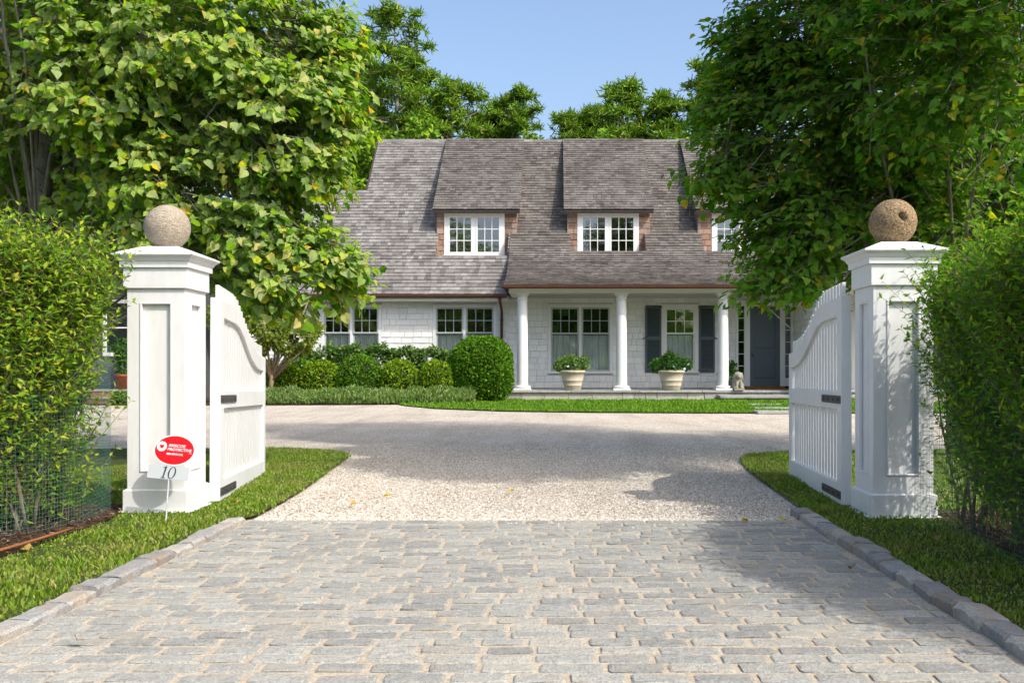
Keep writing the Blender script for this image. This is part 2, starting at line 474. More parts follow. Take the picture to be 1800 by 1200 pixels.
class MB:
    def __init__(s):
        s.v, s.f = [], []

    def add(s, vs, fs):
        o = len(s.v)
        s.v += [tuple(v) for v in vs]
        s.f += [tuple(i + o for i in f) for f in fs]
        return s

    def box(s, x0, x1, y0, y1, z0, z1):
        return s.add([(x0, y0, z0), (x1, y0, z0), (x1, y1, z0), (x0, y1, z0), (x0, y0, z1), (x1, y0, z1), (x1, y1, z1), (x0, y1, z1)],
                     [(3, 2, 1, 0), (4, 5, 6, 7), (0, 1, 5, 4), (1, 2, 6, 5), (2, 3, 7, 6), (3, 0, 4, 7)])

    def prism(s, poly, a0, a1, axis='y'):
        """poly in (u,w); extruded along axis"""
        n = len(poly)
        if axis == 'y':
            mk = lambda p, a: (p[0], a, p[1])
        elif axis == 'x':
            mk = lambda p, a: (a, p[0], p[1])
        else:
            mk = lambda p, a: (p[0], p[1], a)
        vs = [mk(p, a0) for p in poly] + [mk(p, a1) for p in poly]
        fs = [tuple(range(n))[::-1], tuple(range(n, 2 * n))] + [(i, (i + 1) % n, n + (i + 1) % n, n + i) for i in range(n)]
        return s.add(vs, fs)

    def ring(s, o, i, a0, a1, axis='y'):
        """rectangular frame: outer o=(u0,u1,w0,w1), inner i, extruded along axis"""
        if axis == 'y':
            mk = lambda u, w, a: (u, a, w)
        elif axis == 'x':
            mk = lambda u, w, a: (a, u, w)
        else:
            mk = lambda u, w, a: (u, w, a)
        vs = []
        for a in (a0, a1):
            for q in (o, i):
                vs += [mk(q[0], q[2], a), mk(q[1], q[2], a), mk(q[1], q[3], a), mk(q[0], q[3], a)]
        fs = []
        for k in range(4):
            j = (k + 1) % 4
            fs += [(k, j, 4 + j, 4 + k), (8 + k, 12 + k, 12 + j, 8 + j), (k, 8 + k, 8 + j, j), (4 + k, 4 + j, 12 + j, 12 + k)]
        return s.add(vs, fs)

    def tube(s, pts, rad, n=8, cap=True):
        pts = [Vector(p) for p in pts]
        if isinstance(rad, (int, float)):
            rad = [rad] * len(pts)
        o = len(s.v)
        up = Vector((0.13, 0.21, 0.97))
        for i, p in enumerate(pts):
            a = pts[max(i - 1, 0)]
            b = pts[min(i + 1, len(pts) - 1)]
            t = (b - a).normalized()
            u = t.cross(up)
            if u.length < 0.05:
                u = t.cross(Vector((1, 0, 0)))
            u.normalize()
            w = t.cross(u)
            for k in range(n):
                an = 2 * math.pi * k / n
                s.v.append(tuple(p + (u * math.cos(an) + w * math.sin(an)) * rad[i]))
        for i in range(len(pts) - 1):
            for k in range(n):
                j = (k + 1) % n
                s.f.append((o + i * n + k, o + i * n + j, o + (i + 1) * n + j, o + (i + 1) * n + k))
        if cap:
            s.f.append(tuple(o + k for k in range(n))[::-1])
            s.f.append(tuple(o + (len(pts) - 1) * n + k for k in range(n)))
        return s

    def lathe(s, prof, c=(0, 0, 0), n=32, cap=True):
        o = len(s.v)
        for r, z in prof:
            for k in range(n):
                an = 2 * math.pi * k / n
                s.v.append((c[0] + r * math.cos(an), c[1] + r * math.sin(an), c[2] + z))
        for i in range(len(prof) - 1):
            for k in range(n):
                j = (k + 1) % n
                s.f.append((o + i * n + k, o + i * n + j, o + (i + 1) * n + j, o + (i + 1) * n + k))
        if cap:
            s.f.append(tuple(o + k for k in range(n))[::-1])
            s.f.append(tuple(o + (len(prof) - 1) * n + k for k in range(n)))
        return s

    def mesh(s, name, mat, smooth=False):
        me = bpy.data.meshes.new(name)
        me.from_pydata(s.v, [], s.f)
        if smooth:
            me.polygons.foreach_set("use_smooth", np.ones(len(me.polygons), dtype=bool))
        me.update()
        me.materials.append(mat)
        return me


ROOT_INV = {}


def link(name, me, parent=None, loc=None, rot=None, scale=None, world=False):
    o = bpy.data.objects.new(name, me)
    COL.objects.link(o)
    if loc is not None:
        o.location = loc
    if rot is not None:
        o.rotation_euler = rot
    if scale is not None:
        o.scale = scale
    if parent is not None:
        o.parent = parent
        if world and parent.name in ROOT_INV:
            o.matrix_parent_inverse = ROOT_INV[parent.name]
    return o


def bev(o, w=0.004, seg=2):
    m = o.modifiers.new("edge", 'BEVEL')
    m.width = w
    m.segments = seg
    m.limit_method = 'ANGLE'
    m.angle_limit = math.radians(35)
    m.harden_normals = False
    return o


def tag(o, label, cat, group=None, kind=None):
    if label:
        o['label'] = label
    if cat:
        o['category'] = cat
    if group:
        o['group'] = group
    if kind:
        o['kind'] = kind
    return o


def thing(name, label, cat, loc=(0, 0, 0), rot=(0, 0, 0), group=None):
    o = bpy.data.objects.new(name, None)
    COL.objects.link(o)
    o.empty_display_size = 0.2
    o.location = loc
    o.rotation_euler = rot
    ROOT_INV[o.name] = (Matrix.Translation(loc) @ Matrix.Rotation(rot[2], 4, 'Z')).inverted()
    return tag(o, label, cat, group)


def structure(name, me, label=None):
    o = link(name, me)
    o['kind'] = 'structure'
    if label:
        o['label'] = label
    return o


def stuff(o, label=None):
    o['kind'] = 'stuff'
    if label:
        o['label'] = label
    return o


def copy_tree(o, parent=None):
    c = o.copy()
    COL.objects.link(c)
    if parent is not None:
        c.parent = parent
    for ch in list(o.children):
        copy_tree(ch, c)
    return c


def sheet(name, poly, z, mat, label=None, sub=0.0):
    me = bpy.data.meshes.new(name)
    me.from_pydata([(x, y, z) for x, y in poly], [], [tuple(range(len(poly)))])
    me.materials.append(mat)
    me.update()
    return structure(name, me, label)


def inside(poly, X, Y):
    poly = np.asarray(poly)
    r = np.zeros(len(X), bool)
    j = len(poly) - 1
    for i in range(len(poly)):
        xi, yi = poly[i]
        xj, yj = poly[j]
        c = ((yi > Y) != (yj > Y)) & (X < (xj - xi) * (Y - yi) / (yj - yi + 1e-12) + xi)
        r ^= c
        j = i
    return r


# ------------------------------------------------------------------ ground, drive, lawns
sheet("ground", [(-300, -150), (300, -150), (300, 400), (-300, 400)], -0.03, MAT['earth'])
sheet("road", [(-60, -7), (60, -7), (60, 1.2), (-60, 1.2)], -0.012, MAT['asphalt'])
APRON = [(-1.80, 1.2), (1.44, 1.2), (1.44, 5.56), (-1.80, 5.56)]
apron = sheet("cobble_apron", APRON, 0.002, MAT['mortar'])
sheet("gravel_drive", [(-22, 5.5), (13, 5.5), (13, 25.9), (-22, 25.9)], -0.002 + 0.0, MAT['gravel'])

LL = [(-1.755, 1.2), (-1.755, 5.40), (-1.70, 5.58), (-1.71, 6.21), (-1.75, 6.94), (-1.85, 8.08), (-1.93, 9.0), (-1.96, 9.4), (-2.10, 9.8),
      (-2.51, 10.2), (-3.02, 10.34), (-4.6, 10.3), (-6.0, 9.6), (-7.5, 8.5), (-8, 1.2)]
LR = [(1.405, 1.2), (1.405, 5.68), (1.45, 5.74), (1.485, 6.35), (1.52, 7.29), (1.60, 8.4), (1.67, 9.0), (1.82, 9.54), (2.28, 9.86), (3.2, 10.1),
      (5.5, 10.4), (9.5, 9.5), (10, 1.2)]
LF = [(-3.9, 23.7), (-3.4, 22.2), (-2.5, 20.6), (-1.0, 19.35), (0.6, 18.85), (2.6, 18.6), (5.5, 18.5), (9, 18.8), (9, 25.7), (-2.0, 25.7), (-3.0, 24.6)]
BED = [(-12, 22.7), (-7.0, 22.6), (-4.2, 22.9), (-3.85, 23.75), (-3.0, 24.7), (-2.0, 25.75), (-2.0, 27.98), (-12, 27.98)]
ML = [(-2.44, 5.42), (-2.43, 4.4), (-2.55, 3.2), (-3.1, 2.0), (-4.6, 1.6), (-4.9, 3.0), (-3.7, 5.9), (-2.56, 6.0)]
MR = [(2.09, 5.4), (2.02, 4.2), (2.02, 3.0), (2.6, 1.7), (3.9, 1.3), (4.6, 2.0), (3.2, 4.5), (3.2, 5.75), (2.14, 5.75)]
LZ = 0.02
sheet("lawn", LL, LZ, MAT['soil'])
sheet("lawn", LR, LZ, MAT['soil'])
sheet("lawn", LF, LZ, MAT['soil'])
sheet("mulch_ground", ML, LZ + 0.006, MAT['mulch'])
sheet("mulch_ground", MR, LZ + 0.006, MAT['mulch'])
sheet("garden_bed_ground", BED, LZ + 0.004, MAT['mulch'])


def grass(name, poly, n, h, label, excl=(), wid=0.0048, edge=0.02, mat='grass'):
    poly_a = np.array(poly)
    x0, y0 = poly_a.min(0)
    x1, y1 = poly_a.max(0)
    X = R.uniform(x0 - edge, x1 + edge, n * 3)
    Y = R.uniform(y0, y1, n * 3)
    ok = inside(poly, X + R.normal(0, edge * .5, len(X)), Y)
    for e in excl:
        ok &= ~inside(e, X + R.normal(0, 0.03, len(X)), Y + R.normal(0, 0.03, len(X)))
    X, Y = X[ok][:n], Y[ok][:n]
    m = len(X)
    ang = R.uniform(0, 2 * math.pi, m)
    lean = np.abs(R.normal(0.35, 0.3, m))
    patch = 0.75 + 0.35 * np.sin(X * 5.1 + 1.3 * np.sin(Y * 3.3)) * np.sin(Y * 4.3 + X)
    H = h * R.uniform(0.5, 1.25, m) * patch
    ux, uy = np.cos(ang), np.sin(ang)
    la = R.uniform(0, 2 * math.pi, m)
    lx, ly = np.cos(la) * lean, np.sin(la) * lean
    W = wid * R.uniform(0.6, 1.3, m)
    z = np.full(m, LZ - 0.004)
    V = np.zeros((m, 5, 3))
    V[:, 0] = np.stack([X - ux * W, Y - uy * W, z], 1)
    V[:, 1] = np.stack([X + ux * W, Y + uy * W, z], 1)
    mx, my, mz = X + lx * H * .45, Y + ly * H * .45, z + H * .62
    V[:, 2] = np.stack([mx + ux * W * .75, my + uy * W * .75, mz], 1)
    V[:, 3] = np.stack([mx - ux * W * .75, my - uy * W * .75, mz], 1)
    V[:, 4] = np.stack([X + lx * H * 1.15, Y + ly * H * 1.15, z + H], 1)
    b = (np.arange(m) * 5)[:, None]
    F4 = b + np.array([[0, 1, 2, 3]])
    F3 = b + np.array([[3, 2, 4]])
    o = link(name, np_mesh(name, V.reshape(-1, 3), [F4, F3], MAT[mat]))
    return stuff(o, label)


LLn = [(-1.812, 2.2), (-1.812, 5.42)] + LL[2:11] + [(-4.6, 6.0), (-3.5, 5.9), (-3.4, 2.2)]
LRn = [(1.465, 2.0), (1.465, 5.70)] + LR[2:10] + [(4.2, 9.9), (4.2, 6.0), (3.2, 5.0), (2.6, 2.0)]
grass("grass", LLn, 64000, 0.028, "short sunlit grass on the verge by the left pillar", (ML,))
grass("grass", LRn, 64000, 0.032, "deep green grass on the verge by the right pillar", (MR,))
grass("grass", LF, 40000, 0.065, "mown grass strip along the porch front", (), 0.014, 0.05, 'grass_far')

# gravel stones near the gate
n = 66000
Yp = 5.55 + (R.uniform(0, 1, n) ** 1.5) * 5.2
Xp = R.uniform(-2.2, 2.2, n)
ok = ~inside(LL, Xp - 0.01, Yp) & ~inside(LR, Xp + 0.01, Yp)
edge = (R.uniform(0, 1, n) < 0.02)
Xp, Yp = Xp[ok], Yp[ok]
n = len(Xp)
n2 = 1500
Xp = np.r_[Xp, R.uniform(-1.66, 1.33, n2)]
Yp = np.r_[Yp, 5.56 - np.abs(R.normal(0, 0.13, n2) * R.uniform(0, 1, n2))]
n = len(Xp)
T = [(1, 0, 0), (0, 1, 0), (-1, 0, 0), (0, -1, 0), (0, 0, 1), (0, 0, -1)]
F = [(0, 1, 4), (1, 2, 4), (2, 3, 4), (3, 0, 4), (1, 0, 5), (2, 1, 5), (3, 2, 5), (0, 3, 5)]
an = R.uniform(0, 2 * math.pi, n)
s = R.uniform(0.0035, 0.0085, n)
M = np.zeros((n, 3, 3))
M[:, 0, 0] = np.cos(an) * s
M[:, 0, 1] = -np.sin(an) * s * R.uniform(.6, 1, n)
M[:, 1, 0] = np.sin(an) * s
M[:, 1, 1] = np.cos(an) * s * R.uniform(.6, 1, n)
M[:, 2, 2] = s * R.uniform(.45, .8, n)
M[:, 2, 0] = s * R.uniform(-.3, .3, n)
V, FF = scatter(T, F, M, np.stack([Xp, Yp, s * 0.3 + 0.001], 1))
stuff(link("gravel", np_mesh("gravel", V, FF, MAT['pebble'])), "loose pale gravel stones spread over the drive")

# mulch chips
for poly in (ML, MR):
    n = 9000
    pa = np.array(poly)
    X = R.uniform(pa[:, 0].min(), pa[:, 0].max(), n)
    Y = R.uniform(pa[:, 1].min(), pa[:, 1].max(), n)
    ok = inside(poly, X + R.normal(0, .02, n), Y)
    X, Y = X[ok], Y[ok]
    n = len(X)
    Yd = np.stack([R.normal(0, 1, n), R.normal(0, 1, n), R.normal(0, .35, n)], 1)
    Zd = np.stack([R.normal(0, .4, n), R.normal(0, .4, n), np.ones(n)], 1)
    V, FF = scatter([(-.25, -1, 0), (.25, -1, .1), (.2, 1, 0), (-.2, .9, .15), (0, 0, -.2)], [(0, 1, 4), (1, 2, 4), (2, 3, 4), (3, 0, 4)], frames(Yd, Zd, R.uniform(.008, .024, n)), np.stack([X, Y, np.full(n, LZ + .014)], 1))
    stuff(link("bark_mulch_litter", np_mesh("bark_mulch_litter", V, FF, MAT['chip'])), "loose brown bark chips under the hedge")

# cobbles ----------------------------------------------------------
def cobble_template(seed):
    rg = np.random.default_rng(seed)
    base = [(-.5, -.38), (-.46, -.5), (-.02, -.52), (.46, -.5), (.5, -.36), (.49, .38), (.455, .5), (.03, .49), (-.46, .5), (-.495, .36)]
    vs = []
    k = len(base)
    for (ins, z) in ((1.0, -1.0), (1.0, 0.25), (0.96, 0.75), (0.84, 1.0)):
        for (x, y) in base:
            j = rg.normal(0, .017, 2)
            ix = ins if ins > .9 else 1 - (1 - ins) * .55
            vs.append((x * ix + j[0] * .7, y * ins + j[1] * 1.5, z + (rg.normal(0, .09) if z > .5 else 0)))
    vs.append((rg.normal(0, .1), 0, 1.0 + rg.normal(0, .1)))
    fs = []
    for r in range(3):
        for i in range(k):
            j = (i + 1) % k
            fs.append((r * k + i, r * k + j, (r + 1) * k + j))
            fs.append((r * k + i, (r + 1) * k + j, (r + 1) * k + i))
    for i in range(k):
        fs.append((3 * k + i, 3 * k + (i + 1) % k, 4 * k))
    return np.array(vs), np.array(fs)


cobs = []
y = 1.75
row = 0
while y < 5.5:
    dep = R.uniform(0.080, 0.093)
    x = -1.70 - R.uniform(0, 0.17)
    while x < 1.35:
        L = R.uniform(0.142, 0.198)
        a, b = max(x, -1.70), min(x + L, 1.35)
        if b - a > 0.05:
            cobs.append(((a + b) / 2, y + dep / 2 + R.normal(0, .003), b - a - R.uniform(.010, .020), dep - R.uniform(.010, .018), R.normal(0, .016), R.uniform(.0030, .0065)))
        x += L
    y += dep + R.uniform(.002, .005)
    row += 1
cobs = np.array(cobs)
tm = [cobble_template(40 + i) for i in range(8)]
cme = [np_mesh("cobble", v, f, MAT['cob_o']) for v, f in tm]
dist = np.where(cobs[:, 1] > 2.62, cobs[:, 1], 50)
order = np.argsort(dist)
for i in order[:300]:
    x, y, w, d_, r, h = cobs[i]
    link("cobble", cme[int(R.integers(8))], apron, (x, y, 0.002), (R.normal(0, .018), R.normal(0, .010), r), (w, d_, h))
rest = order[300:]
Vs, Fs, o = [], [], 0
for k in range(8):
    ids = rest[k::8]
    c = cobs[ids]
    M = np.zeros((len(ids), 3, 3))
    M[:, 0, 0] = np.cos(c[:, 4]) * c[:, 2]
    M[:, 0, 1] = -np.sin(c[:, 4]) * c[:, 3]
    M[:, 1, 0] = np.sin(c[:, 4]) * c[:, 2]
    M[:, 1, 1] = np.cos(c[:, 4]) * c[:, 3]
    M[:, 2, 2] = c[:, 5]
    v, f = scatter(tm[k][0], tm[k][1], M, np.stack([c[:, 0], c[:, 1], np.full(len(ids), .002)], 1))
    Vs.append(v)
    Fs.append(f + o)
    o += len(v)
stuff(link("cobble_paving", np_mesh("cobble_paving", np.concatenate(Vs), np.concatenate(Fs), MAT['cob_i']), apron))


# kerbs --------------------------------------------------------------
def kerb_template(seed):
    rg = np.random.default_rng(seed)
    bm_ = MB()
    xs = [-.5, -.17, .17, .5]
    prof = [(-.5, -1), (-.52, .75), (-.38, 1.0), (.36, 1.0), (.5, .85), (.5, -1)]
    vs = []
    for i, x in enumerate(xs):
        for (yy, zz) in prof:
            vs.append((x + rg.normal(0, .012), yy + rg.normal(0, .035), zz + (rg.normal(0, .07) if zz > 0 else 0)))
    k = len(prof)
    fs = []
    for i in range(3):
        for j in range(k):
            q = (j + 1) % k
            fs.append((i * k + j, (i + 1) * k + j, (i + 1) * k + q, i * k + q))
    fs.append(tuple(range(k)))
    fs.append(tuple(3 * k + j for j in range(k))[::-1])
    bm_.add(vs, fs)
    return bm_.mesh("kerb_stone", MAT['kerb'])


kme = [kerb_template(70 + i) for i in range(6)]
for side, xin, hgt, yend in ((-1, -1.70, 0.036, 5.42), (1, 1.353, 0.045, 5.72)):
    kb = MB().box(min(xin, xin + side * .10) + .01, max(xin, xin + side * .10) - .01, 1.2, yend - .03, -.06, .012)
    kerb = structure("kerb", kb.mesh("kerb", MAT['mortar']))
    y = yend
    while y > 1.3:
        L = R.uniform(.17, .225)
        w = R.uniform(.085, .105)
        o = link("kerb_stone", kme[int(R.integers(6))], kerb, (xin + side * (w / 2 + R.uniform(0, .008)), y - L / 2, R.normal(0, .003)), (R.normal(0, .02), R.normal(0, .03), math.pi / 2 * (-side) + R.normal(0, .03)), (L - .008, w, hgt + R.normal(0, .003)))
        y -= L

# ------------------------------------------------------------------ gate pillars
def make_pillar(loc):
    t = thing("gate_pillar", "white panelled gate pillar with red oval yard sign in front", "pillar", loc, (0, 0, 0), "white gate pillars")
    W = MAT['white']
    bev(link("footing", MB().box(-.205, .205, -.205, .205, -.06, .028).mesh("footing", W), t))
    bev(link("plinth", MB().box(-.1865, .1865, -.1865, .1865, .028, .145).mesh("plinth", W), t))
    q = MB()
    q.add([(-.1865, -.1865, .145), (.1865, -.1865, .145), (.1865, .1865, .145), (-.1865, .1865, .145),
           (-.172, -.172, .153), (.172, -.172, .153), (.172, .172, .153), (-.172, .172, .153)],
          [(0, 1, 5, 4), (1, 2, 6, 5), (2, 3, 7, 6), (3, 0, 4, 7), (4, 5, 6, 7), (3, 2, 1, 0)])
    link("plinth_cap", q.mesh("plinth_cap", W), t)
    link("shaft", MB().box(-.149, .149, -.149, .149, .153, 1.31).mesh("shaft", W), t)
    fr = MB().ring((-.168, .168, .153, 1.31), (-.094, .094, .250, 1.232), -.168, -.148).mesh("panel_frame", W)
    fs = MB().ring((-.148, .148, .153, 1.31), (-.085, .085, .250, 1.232), -.168, -.148).mesh("panel_frame", W)
    mo = MB()
    for (u, v0, v1, nm) in ((.094, .250, 1.232, 0),):
        mo.ring((-u, u, v0, v1), (-u + .013, u - .013, v0 + .013, v1 - .013), -.1735, -.150)
    mo = mo.mesh("panel_moulding", W)
    mo2 = MB().ring((-.085, .085, .250, 1.232), (-.072, .072, .263, 1.219), -.1735, -.150).mesh("panel_moulding", W)
    for k in range(4):
        a = k * math.pi / 2
        f_ = link("panel_frame", fr if k % 2 == 0 else fs, t, None, (0, 0, a))
        bev(f_, .003)
        bev(link("panel_moulding", mo if k % 2 == 0 else mo2, f_), .005, 2)
    bev(link("frieze", MB().box(-.185, .185, -.185, .185, 1.31, 1.432).mesh("frieze", W), t))
    # crown: square profile swept
    prof = [(.199, 1.430), (.199, 1.462), (.205, 1.468), (.214, 1.484), (.228, 1.494), (.2335, 1.500), (.2335, 1.509), (.10, 1.562)]
    c = MB()
    vs, fs2 = [], []
    for r, z in prof:
        vs += [(-r, -r, z), (r, -r, z), (r, r, z), (-r, r, z)]
    for i in range(len(prof) - 1):
        for k in range(4):
            j = (k + 1) % 4
            fs2.append((i * 4 + k, i * 4 + j, i * 4 + 4 + j, i * 4 + 4 + k))
    fs2 += [(3, 2, 1, 0), tuple(len(prof) * 4 - 4 + k for k in range(4))]
    c.add(vs, fs2)
    link("cap", c.mesh("cap", W), t)
    return t


pil = make_pillar((-2.313, 5.887, 0))
pil2 = copy_tree(pil)
pil2.location = (1.931, 5.677, 0)
pil2['label'] = "white panelled gate pillar dappled with leaf shade, beside the deep green hedge"


def stone_ball(loc, r, mat, label, seed, notch=False):
    nu, nv = 64, 40
    rg = np.random.default_rng(seed)
    ph = [(rg.normal(0, 1, 3) * f, rg.uniform(0, 6.28), .010 / f ** .4) for f in (3, 5, 8, 12, 17, 24, 30) for _ in range(3)]
    vs = []
    for i in range(nv + 1):
        th = math.pi * i / nv
        for k in range(nu):
            p = 2 * math.pi * k / nu
            d_ = np.array([math.sin(th) * math.cos(p), math.sin(th) * math.sin(p), math.cos(th)])
            q = 1.0 + sum(a * math.sin(float(w @ d_) + b) for w, b, a in ph) * .35
            if notch:
                # a weathered bite and a long furrow on the camera side
                c1 = unit(np.array([0.08, -1.0, 0.12]))
                v_ = d_ - c1
                dd = math.hypot(v_[0] * .62 - v_[2] * .78, (v_[0] * .78 + v_[2] * .62) * 1.9) if d_[1] < 0 else 9
                q -= .34 * math.exp(-(dd / .20) ** 4)
                # furrow running down right from the bite
                u = d_[0] - .08
                w_ = d_[2] - .12
                if d_[1] < 0:
                    al = (u * .68 - w_ * .73)
                    ac = (u * .73 + w_ * .68)
                    if -.1 < al < .75:
                        q -= .13 * math.exp(-(ac / .045) ** 2) * (1 - max(al, 0) / .75)
            vs.append(tuple(d_ * r * q))
    fs = []
    for i in range(nv):
        for k in range(nu):
            j = (k + 1) % nu
            fs.append((i * nu + k, (i + 1) * nu + k, (i + 1) * nu + j, i * nu + j))
    o = link("stone_ball", MB().add(vs, fs).mesh("stone_ball", mat, True), None, loc)
    return tag(o, label, "stone ball", "stone balls on the pillars")


stone_ball((-2.313, 5.887, 1.685), .132, MAT['ball_a'], "smooth pale grey stone ball on the pillar by the red sign", 3)
stone_ball((1.930, 5.677, 1.685), .133, MAT['ball_b'], "brown pitted stone ball with a gouge in its face", 4, True)


# ------------------------------------------------------------------ gates
def rail_low(s):
    K = [(0, 1.17), (.3, 1.165), (.58, 1.158), (.72, 1.135), (.85, 1.09), (1.0, 1.025), (1.2, .945), (1.4, .892), (1.6, .870), (2.0, .862)]
    for (a, b), (c, d_) in zip(K, K[1:]):
        if s <= c:
            q = (s - a) / (c - a)
            return b + (d_ - b) * q
    return .862


def make_gate(name, label, loc, ang, sag, side, L):
    """hinge at the origin, leaf along +x; drive side at y=0, back at side*.062"""
    t = thing("driveway_gate", label, "gate", loc, (0, sag, ang), "white driveway gates")
    W = MAT['gatewhite']
    y0, y1 = sorted((0, side * .062))
    SW, EW = .125, .085
    bev(link("hinge_stile", MB().box(0, SW, y0, y1, .03, 1.288).mesh("stile", W), t))
    zt = rail_low(L) + .112
    bev(link("end_stile", MB().box(L - EW, L, y0, y1, .03, zt).mesh("stile", W), t))
    e = .0015
    for nm, za, zb in (("bottom_rail", .03, .158), ("middle_rail", .600, .712)):
        bev(link(nm, MB().box(SW, L - EW, y0 + e, y1 - e, za, zb).mesh(nm, W), t))
    ss = np.linspace(SW, L - EW, 36)
    poly = [(s, rail_low(s)) for s in ss] + [(s, rail_low(s) + .115) for s in ss[::-1]]
    bev(link("top_rail", MB().prism(poly, y0 + e, y1 - e).mesh("top_rail", W), t), .003, 1)
    ym = (y0 + y1) / 2 + side * .004
    s = SW - .02
    pw, pitch = .075, .0885
    s = SW - .055
    while s + pw < L - .01:
        sc_ = s + pw / 2
        top = rail_low(sc_) + .205
        z0 = .10 if s > SW else 1.17
        p = MB()
        b0 = z0
        # picket with a level bevelled top
        p.prism([(s, b0), (s + pw, b0), (s + pw, top - .008), (s + pw - .008, top), (s + .008, top), (s, top - .008)], ym - .0095, ym + .0095)
        if s <= SW:
            p = MB().prism([(s, 1.29), (s + pw, 1.29), (s + pw, top - .008), (s + pw - .008, top), (s + .008, top), (s, top - .008)], ym - .0095, ym + .0095)
        if s + pw > L - EW:
            p = MB().prism([(s, zt), (s + pw, zt), (s + pw, top - .008), (s + pw - .008, top), (s + .008, top), (s, top - .008)], ym - .0095, ym + .0095)
        link("picket", p.mesh("picket", W), t)
        s += pitch
    yf = -.006 * side
    for za, ln in ((.062, .52), (.636, .52)):
        ya, yb = sorted((yf, 0.0))
        h = link("strap_hinge", MB().prism([(.015, za), (ln, za), (ln + .02, za + .012), (ln + .012, za + .024), (ln + .02, za + .036), (ln, za + .048), (.015, za + .048)], ya, yb).mesh("strap_hinge", MAT['iron']), t)
        for k in range(4):
            bx = .06 + k * .135
            c = MB()
            c.tube([(bx, yf, za + .024), (bx, yf * 2.0, za + .024)], .008, 8)
            link("bolt", c.mesh("bolt", MAT['iron']), h)
    return t


make_gate("gate", "white picket gate leaf beside the pillar with the red sign, facing the sun", (-2.075, 6.10, 0), math.radians(98.0), math.radians(1.3), 1, 1.85)
make_gate("gate", "white picket gate leaf in shade beside the dappled pillar, light through pickets", (1.708, 5.93, 0), math.radians(86.8), math.radians(.5), -1, 1.76)

# ------------------------------------------------------------------ yard sign
SGD = 5.56
sx, sz = GX(307, SGD), GZ(791, SGD)
sign = thing("yard_sign", "red oval security yard sign with house number 10 on a thin stake", "sign", (GX(290, 5.30), 5.34, LZ))
tilt, roll = math.radians(-16), math.radians(5.0)
SR = Matrix.Translation((sx, SGD, sz)) @ Matrix.Rotation(roll, 4, 'Y') @ Matrix.Rotation(tilt, 4, 'X')


def sgn(name, me, mat_local=None, parent=sign):
    o = bpy.data.objects.new(name, me)
    COL.objects.link(o)
    o.parent = parent
    if parent is sign:
        o.matrix_parent_inverse = ROOT_INV[sign.name]
        o.matrix_basis = SR @ (mat_local or Matrix.Identity(4))
    else:
        o.matrix_basis = mat_local or Matrix.Identity(4)
    return o


def oval(a, b, y0, y1, n=56):
    return MB().prism([(a * math.cos(2 * math.pi * k / n), b * math.sin(2 * math.pi * k / n)) for k in range(n)], y0, y1)


plate = sgn("oval_board", oval(.1155, .0875, -.002, .003).mesh("oval_board", MAT['signwhite']))
sgn("red_face", oval(.109, .081, -.0034, -.0021).mesh("red_face", MAT['red']), None, plate)


def words(body, size, loc, mat, parent, shear=0.0, sx_=1.0, bold=0.0):
    cu = bpy.data.curves.new("lettering", 'FONT')
    cu.body = body
    cu.size = size
    cu.shear = shear
    cu.extrude = .0003
    cu.offset = bold
    cu.materials.append(mat)
    tmp = bpy.data.objects.new("lettering", cu)
    COL.objects.link(tmp)
    me = bpy.data.meshes.new_from_object(tmp.evaluated_get(bpy.context.evaluated_depsgraph_get()))
    bpy.data.objects.remove(tmp)
    o = bpy.data.objects.new("lettering", me)
    COL.objects.link(o)
    o.parent = parent
    o.matrix_basis = Matrix.Translation(loc) @ Matrix.Rotation(math.radians(90), 4, 'X') @ Matrix.Diagonal((sx_, 1, 1, 1))
    return o


words("BRISCOE", .0215, (-.0365, -.0040, .018), MAT['signwhite'], plate, .12, 1.12, .0003)
words("PROTECTIVE", .0215, (-.040, -.0040, -.004), MAT['signwhite'], plate, .12, 1.10, .0003)
words(".com", .0085, (.083, -.0040, -.014), MAT['signwhite'], plate, 0, 1, .0001)
words("888-BRISCOE", .0145, (-.040, -.0040, -.028), MAT['signwhite'], plate, .0, 1.1, .0003)
# toothed round emblem with a small red shield
pts = []
for k in range(72):
    a = 2 * math.pi * k / 72
    r = .0265 + (.0025 if (k // 3) % 2 == 0 else 0)
    pts.append((-.0735 + r * math.cos(a), .016 + r * math.sin(a)))
em = sgn("emblem", MB().prism(pts, -.0042, -.0034).mesh("emblem", MAT['signwhite']), None, plate)
sh = [(-.012, .010), (-.004, .0075), (.004, .0075), (.012, .010), (.0125, .001), (.008, -.008), (0, -.014), (-.008, -.008), (-.0125, .001)]
sgn("shield", MB().prism([(-.0725 + x, .017 + z) for x, z in sh][::-1], -.0050, -.0042).mesh("shield", MAT['red']), None, em)
npz = -.1275
nb = []
for (cx_, cz_, a0) in ((.104, .028, 0), (-.104, .028, 90), (-.104, -.028, 180), (.104, -.028, 270)):
    for q in (0, 30, 60, 90):
        a = math.radians(a0 + q)
        nb.append((-.012 + cx_ + .010 * math.cos(a), npz + cz_ + .010 * math.sin(a)))
npl = sgn("number_plate", MB().prism(nb, -.001, .003).mesh("number_plate", MAT['plategrey']))
